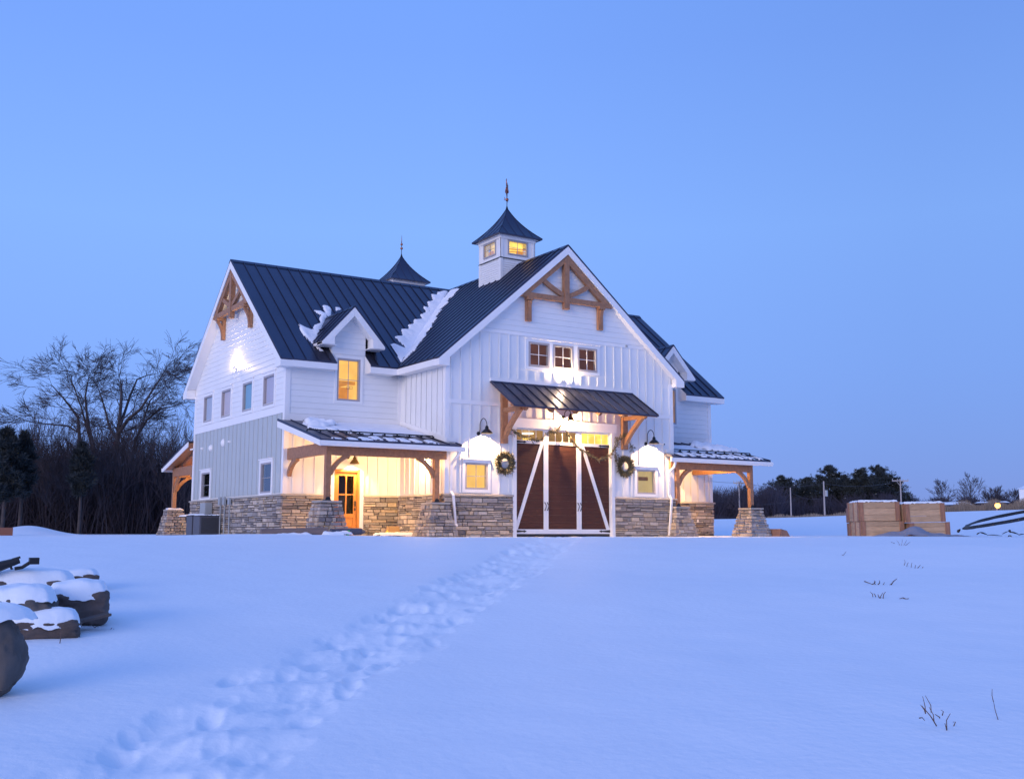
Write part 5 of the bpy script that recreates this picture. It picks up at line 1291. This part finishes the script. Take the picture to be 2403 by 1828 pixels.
for u,vt,r,l,sd,sp in ((2215,1126,190,'rounded bare tree just right of the crates on the horizon',1,.5),(2282,1114,190,'tallest bare tree on the right horizon, with a straight trunk',2,.42),(2327,1145,200,'small bare tree beside the orange lamp',3,.45),(2345,1140,205,'second small bare tree above the orange lamp',4,.45),(2385,1142,205,'faint bare tree near the right edge',5,.4),(2140,1155,230,'little bare tree right of the cross-armed pole',6,.5),(1745,1132,150,'small bare tree seen through the right porch',7,.4),(1806,1152,190,'ragged bare tree left of the far pine clump',8,.6)):
    b=pz(u,r); top=at(u,vt,r).z; H=max(2.5,top-b.z); rg=random.Random(sd*7)
    vasetree(b,H,l,sd*13)
# far woods and field edges
def brushband(name,u0,u1,r0,r1,h0,h1,n,mt,label,seed,cat,w=.05,lean=.12):
    rg=random.Random(seed); m=MB()
    for i in range(n):
        u=rg.uniform(u0,u1); r=rg.uniform(r0,r1); p=at(u,1240,r); p.z=Hs(p.x,p.y)-.05; H=lerp(h0,h1,rg.random())*(1+.3*math.sin(u*.09+seed))
        q=p+V((rg.gauss(0,lean)*H,rg.gauss(0,lean)*H,H)); m.tube([p,q],[w,w*.3],3,False)
        for k in range(2): s=p.lerp(q,rg.uniform(.3,.9)); m.tube([s,s+V((rg.gauss(0,.3),rg.gauss(0,.3),rg.uniform(.1,.5)))*H*.35],[w*.5,w*.25],3,False)
    tag(m.build(name,mt,None),label,cat,kind='stuff')
brushband('far_wood',1655,1830,165,200,1.6,4.2,9000,M['farbrush'],'dark band of far bushes seen below the right porch roof',2,'wood',.04,.3)
brushband('far_wood',1800,2110,205,232,1.6,3.4,7000,M['farbrush'],'dark undergrowth at the foot of the far pines',3,'wood',.045,.3)
brushband('far_wood',2105,2420,225,260,1.3,2.8,7000,M['farbrush'],'low dark tree line along the right horizon',4,'wood',.045,.3)
brushband('dry_corn',2130,2420,112,126,.45,1.0,4200,M['corn'],'pale dry corn stalks standing along the field edge right of the crates','5' and 5,'corn stalks',.02,.14)
brushband('corn_stubble',1800,1995,128,150,.15,.45,900,M['corn'],'reddish brown stubble along the field edge below the far pines',6,'stubble',.03,.2)
brushband('corn_stubble',1660,1790,120,150,.15,.5,160,M['farbrush'],'scattered dark stubble in the field behind the right porch',7,'stubble',.03,.2)
# utility poles and cables
def upole(u,vt,r,arm,label,rr=.14,tr=False):
    b=pz(u,r); t=at(u,vt,r); o=empty('utility_pole',b,label,'utility pole','utility poles across the field'); m=MB(); m.tube([b,(b.x,b.y,t.z)],[rr,rr*.75],8); m.build('post',M['pole'],o)
    if arm:
        m=MB(); z=t.z-.25; m.beam((b.x-BR_.x*arm,b.y-BR_.y*arm,z),(b.x+BR_.x*arm,b.y+BR_.y*arm,z),.14,.16); m.beam((b.x-BR_.x*arm*.5,b.y-BR_.y*arm*.5,z),(b.x,b.y,z-.8),.06,.06); m.beam((b.x+BR_.x*arm*.5,b.y+BR_.y*arm*.5,z),(b.x,b.y,z-.8),.06,.06); m.build('crossarm',M['pole'],o)
        m=MB()
        for k in (-.95,-.35,.35,.95): m.tube([(b.x+BR_.x*arm*k,b.y+BR_.y*arm*k,z+.05),(b.x+BR_.x*arm*k,b.y+BR_.y*arm*k,z+.3)],.05,6)
        m.build('insulators',M['util'],o)
    if tr: m=MB(); m.tube([V((b.x,b.y,t.z-2.0))+BR_*.3,V((b.x,b.y,t.z-1.2))+BR_*.3],.2,8); m.build('transformer',M['util'],o)
    return V((b.x,b.y,t.z))
pa=upole(1737,1129,150,.75,'pole with a crossarm seen through the right porch',.11)
pb=upole(1858,1144,150,0,'leaning plain pole without an arm before the leftmost far pine',.10)
pc=upole(1937,1129,150,0,'pale plain pole standing before the tallest far pine',.12,True)
pd=upole(2118,1124,170,1.2,'pole with a wide crossarm and insulators right of the far pine clump',.12)
def cable(a,b,sag,label,r=.022):
    m=MB(); pts=[V(a).lerp(V(b),i/14)-V((0,0,sag*4*(i/14)*(1-i/14))) for i in range(15)]; m.tube(pts,r,3,False); tag(m.build('power_cable',M['wire'],None),label,'cable','overhead cables across the field')
cable(pa-V((0,0,.2)),pc-V((0,0,.3)),.5,'upper cable between the porch pole and the pale plain pole')
cable(pc-V((0,0,.3)),pd-V((0,0,.2)),.6,'upper cable between the pale plain pole and the cross-armed pole')
cable(pa-V((0,0,3.0)),pb-V((0,0,1.8)),.3,'lower cable between the porch pole and the leaning pole')
cable(at(1600,1115,150),pa-V((0,0,.2)),.3,'cable running left from the porch pole behind the barn')
cable(at(1600,1164,150),pa-V((0,0,2.6)),.4,'lower cable running left from the porch pole toward the barn')
cable(pb-V((0,0,.6)),pc-V((0,0,2.2)),.5,'lower cable between the leaning pole and the pale plain pole')
# far yard: shed, lamp
def shed(u,r,w,h,label,name='shed'):
    b=pz(u,r); o=empty(name,b,label,'shed'); m=MB(); m.box(b.x-w/2,b.x+w/2,b.y-2,b.y+2,b.z,b.z+h); m.build('wall',M['farbrush'] if name=='shed' else M['siding'],o)
    m=MB(); m.prism([(b.x-w/2-.3,b.y-2.3,b.z+h),(b.x+w/2+.3,b.y-2.3,b.z+h),(b.x,b.y-2.3,b.z+h+w*.14)],(0,4.6,0)); m.build('roof',M['snow'],o)
shed(2238,175,3.2,1.15,'low dark shed with snow on its roof, right of the crates on the horizon')
shed(2449,170,4.2,3.0,'pale building just entering at the right edge on the horizon','farm_building')
shed(2332,176,1.4,1.3,'tiny dark hut with a snowy roof beside the orange lamp')
b=pz(2341,110); o=empty('yard_lamp',b,'bright orange yard lamp among the corn stalks on the right horizon','lamp'); t=at(2341,1186,110); m=MB(); m.tube([b,t],.05,6); m.build('post',M['pole'],o)
m=MB(); m.ball(t,.24,12); m.build('lamp_globe',emis('orange_lamp',(1,.42,.08),7),o,True); m=MB(); m.lathe((t.x,t.y,t.z+.22),[(0,.1),(.22,0),(.22,-.03),(0,0)],12); m.build('lamp_hood',M['black'],o)
# ------------------------------------------------------------------ sky and light
wd=bpy.data.worlds.new('World'); sc.world=wd; wd.use_nodes=True; nt=wd.node_tree; bg=nt.nodes['Background']
sun_dir=V((-.85,-.42,.085)).normalized()
sk=nt.nodes.new('ShaderNodeTexSky'); sk.sky_type='NISHITA'; sk.sun_disc=False; sk.sun_elevation=math.asin(sun_dir.z)*.35; sk.sun_rotation=math.atan2(sun_dir.x,sun_dir.y); sk.ozone_density=4; sk.dust_density=.6; sk.altitude=200
tc=nt.nodes.new('ShaderNodeTexCoord'); sp=nt.nodes.new('ShaderNodeSeparateXYZ'); nt.links.new(tc.outputs['Generated'],sp.inputs[0])
rp=nt.nodes.new('ShaderNodeValToRGB'); nt.links.new(sp.outputs['Z'],rp.inputs[0]); e=rp.color_ramp.elements
stops=[(0,(.250,.385,.93)),(.05,(.245,.410,1.0)),(.14,(.256,.455,1.07)),(.27,(.268,.50,1.12)),(.42,(.215,.42,1.06)),(.7,(.16,.365,1.0)),(1,(.155,.35,.98))]
while len(e)<len(stops): e.new(1)
for q,(p,c) in zip(e,stops): q.position=p; q.color=(*c,1)
# pinkish afterglow low behind the camera, on the sun's side
dt=nt.nodes.new('ShaderNodeVectorMath'); dt.operation='DOT_PRODUCT'; dt.inputs[1].default_value=V((-.86,-.51,0)); nt.links.new(tc.outputs['Generated'],dt.inputs[0])
mr=nt.nodes.new('ShaderNodeMapRange'); mr.inputs[1].default_value=.1; mr.inputs[2].default_value=1.0; mr.inputs[3].default_value=0; mr.inputs[4].default_value=1; nt.links.new(dt.outputs['Value'],mr.inputs[0])
mx=nt.nodes.new('ShaderNodeMixRGB'); mx.blend_type='ADD'; mx.inputs[2].default_value=(.30,.16,.10,1); nt.links.new(mr.outputs[0],mx.inputs[0]); nt.links.new(rp.outputs[0],mx.inputs[1])
ns=nt.nodes.new('ShaderNodeMixRGB'); ns.blend_type='MULTIPLY'; ns.inputs[0].default_value=1; ns.inputs[2].default_value=(.45,.42,.55,1); nt.links.new(sk.outputs[0],ns.inputs[1])
m2=nt.nodes.new('ShaderNodeMixRGB'); m2.inputs[0].default_value=.10; nt.links.new(mx.outputs[0],m2.inputs[1]); nt.links.new(ns.outputs[0],m2.inputs[2])
dr=nt.nodes.new('ShaderNodeVectorMath'); dr.operation='DOT_PRODUCT'; dr.inputs[1].default_value=(.842,-.540,0); nt.links.new(tc.outputs['Generated'],dr.inputs[0])
r2=nt.nodes.new('ShaderNodeMapRange'); r2.inputs[1].default_value=-.05; r2.inputs[2].default_value=.35; r2.inputs[3].default_value=1.0; r2.inputs[4].default_value=.86; nt.links.new(dr.outputs['Value'],r2.inputs[0])
vs_=nt.nodes.new('ShaderNodeVectorMath'); vs_.operation='SCALE'; nt.links.new(m2.outputs[0],vs_.inputs[0]); nt.links.new(r2.outputs[0],vs_.inputs['Scale'])
nt.links.new(vs_.outputs[0],bg.inputs[0]); bg.inputs[1].default_value=1.0
sl=bpy.data.lights.new('sun','SUN'); sl.energy=SUNE; sl.angle=R(40); sl.color=(1,.86,.80); so=bpy.data.objects.new('sun',sl); col.objects.link(so); so.rotation_euler=(-sun_dir).to_track_quat('-Z','Y').to_euler()
sc.view_settings.view_transform='Standard'; sc.view_settings.look='None'; sc.view_settings.gamma=1; sc.view_settings.exposure=0
sc.render.engine='CYCLES'; sc.cycles.use_denoising=True; sc.cycles.max_bounces=6; sc.cycles.transparent_max_bounces=12; sc.cycles.sample_clamp_indirect=4
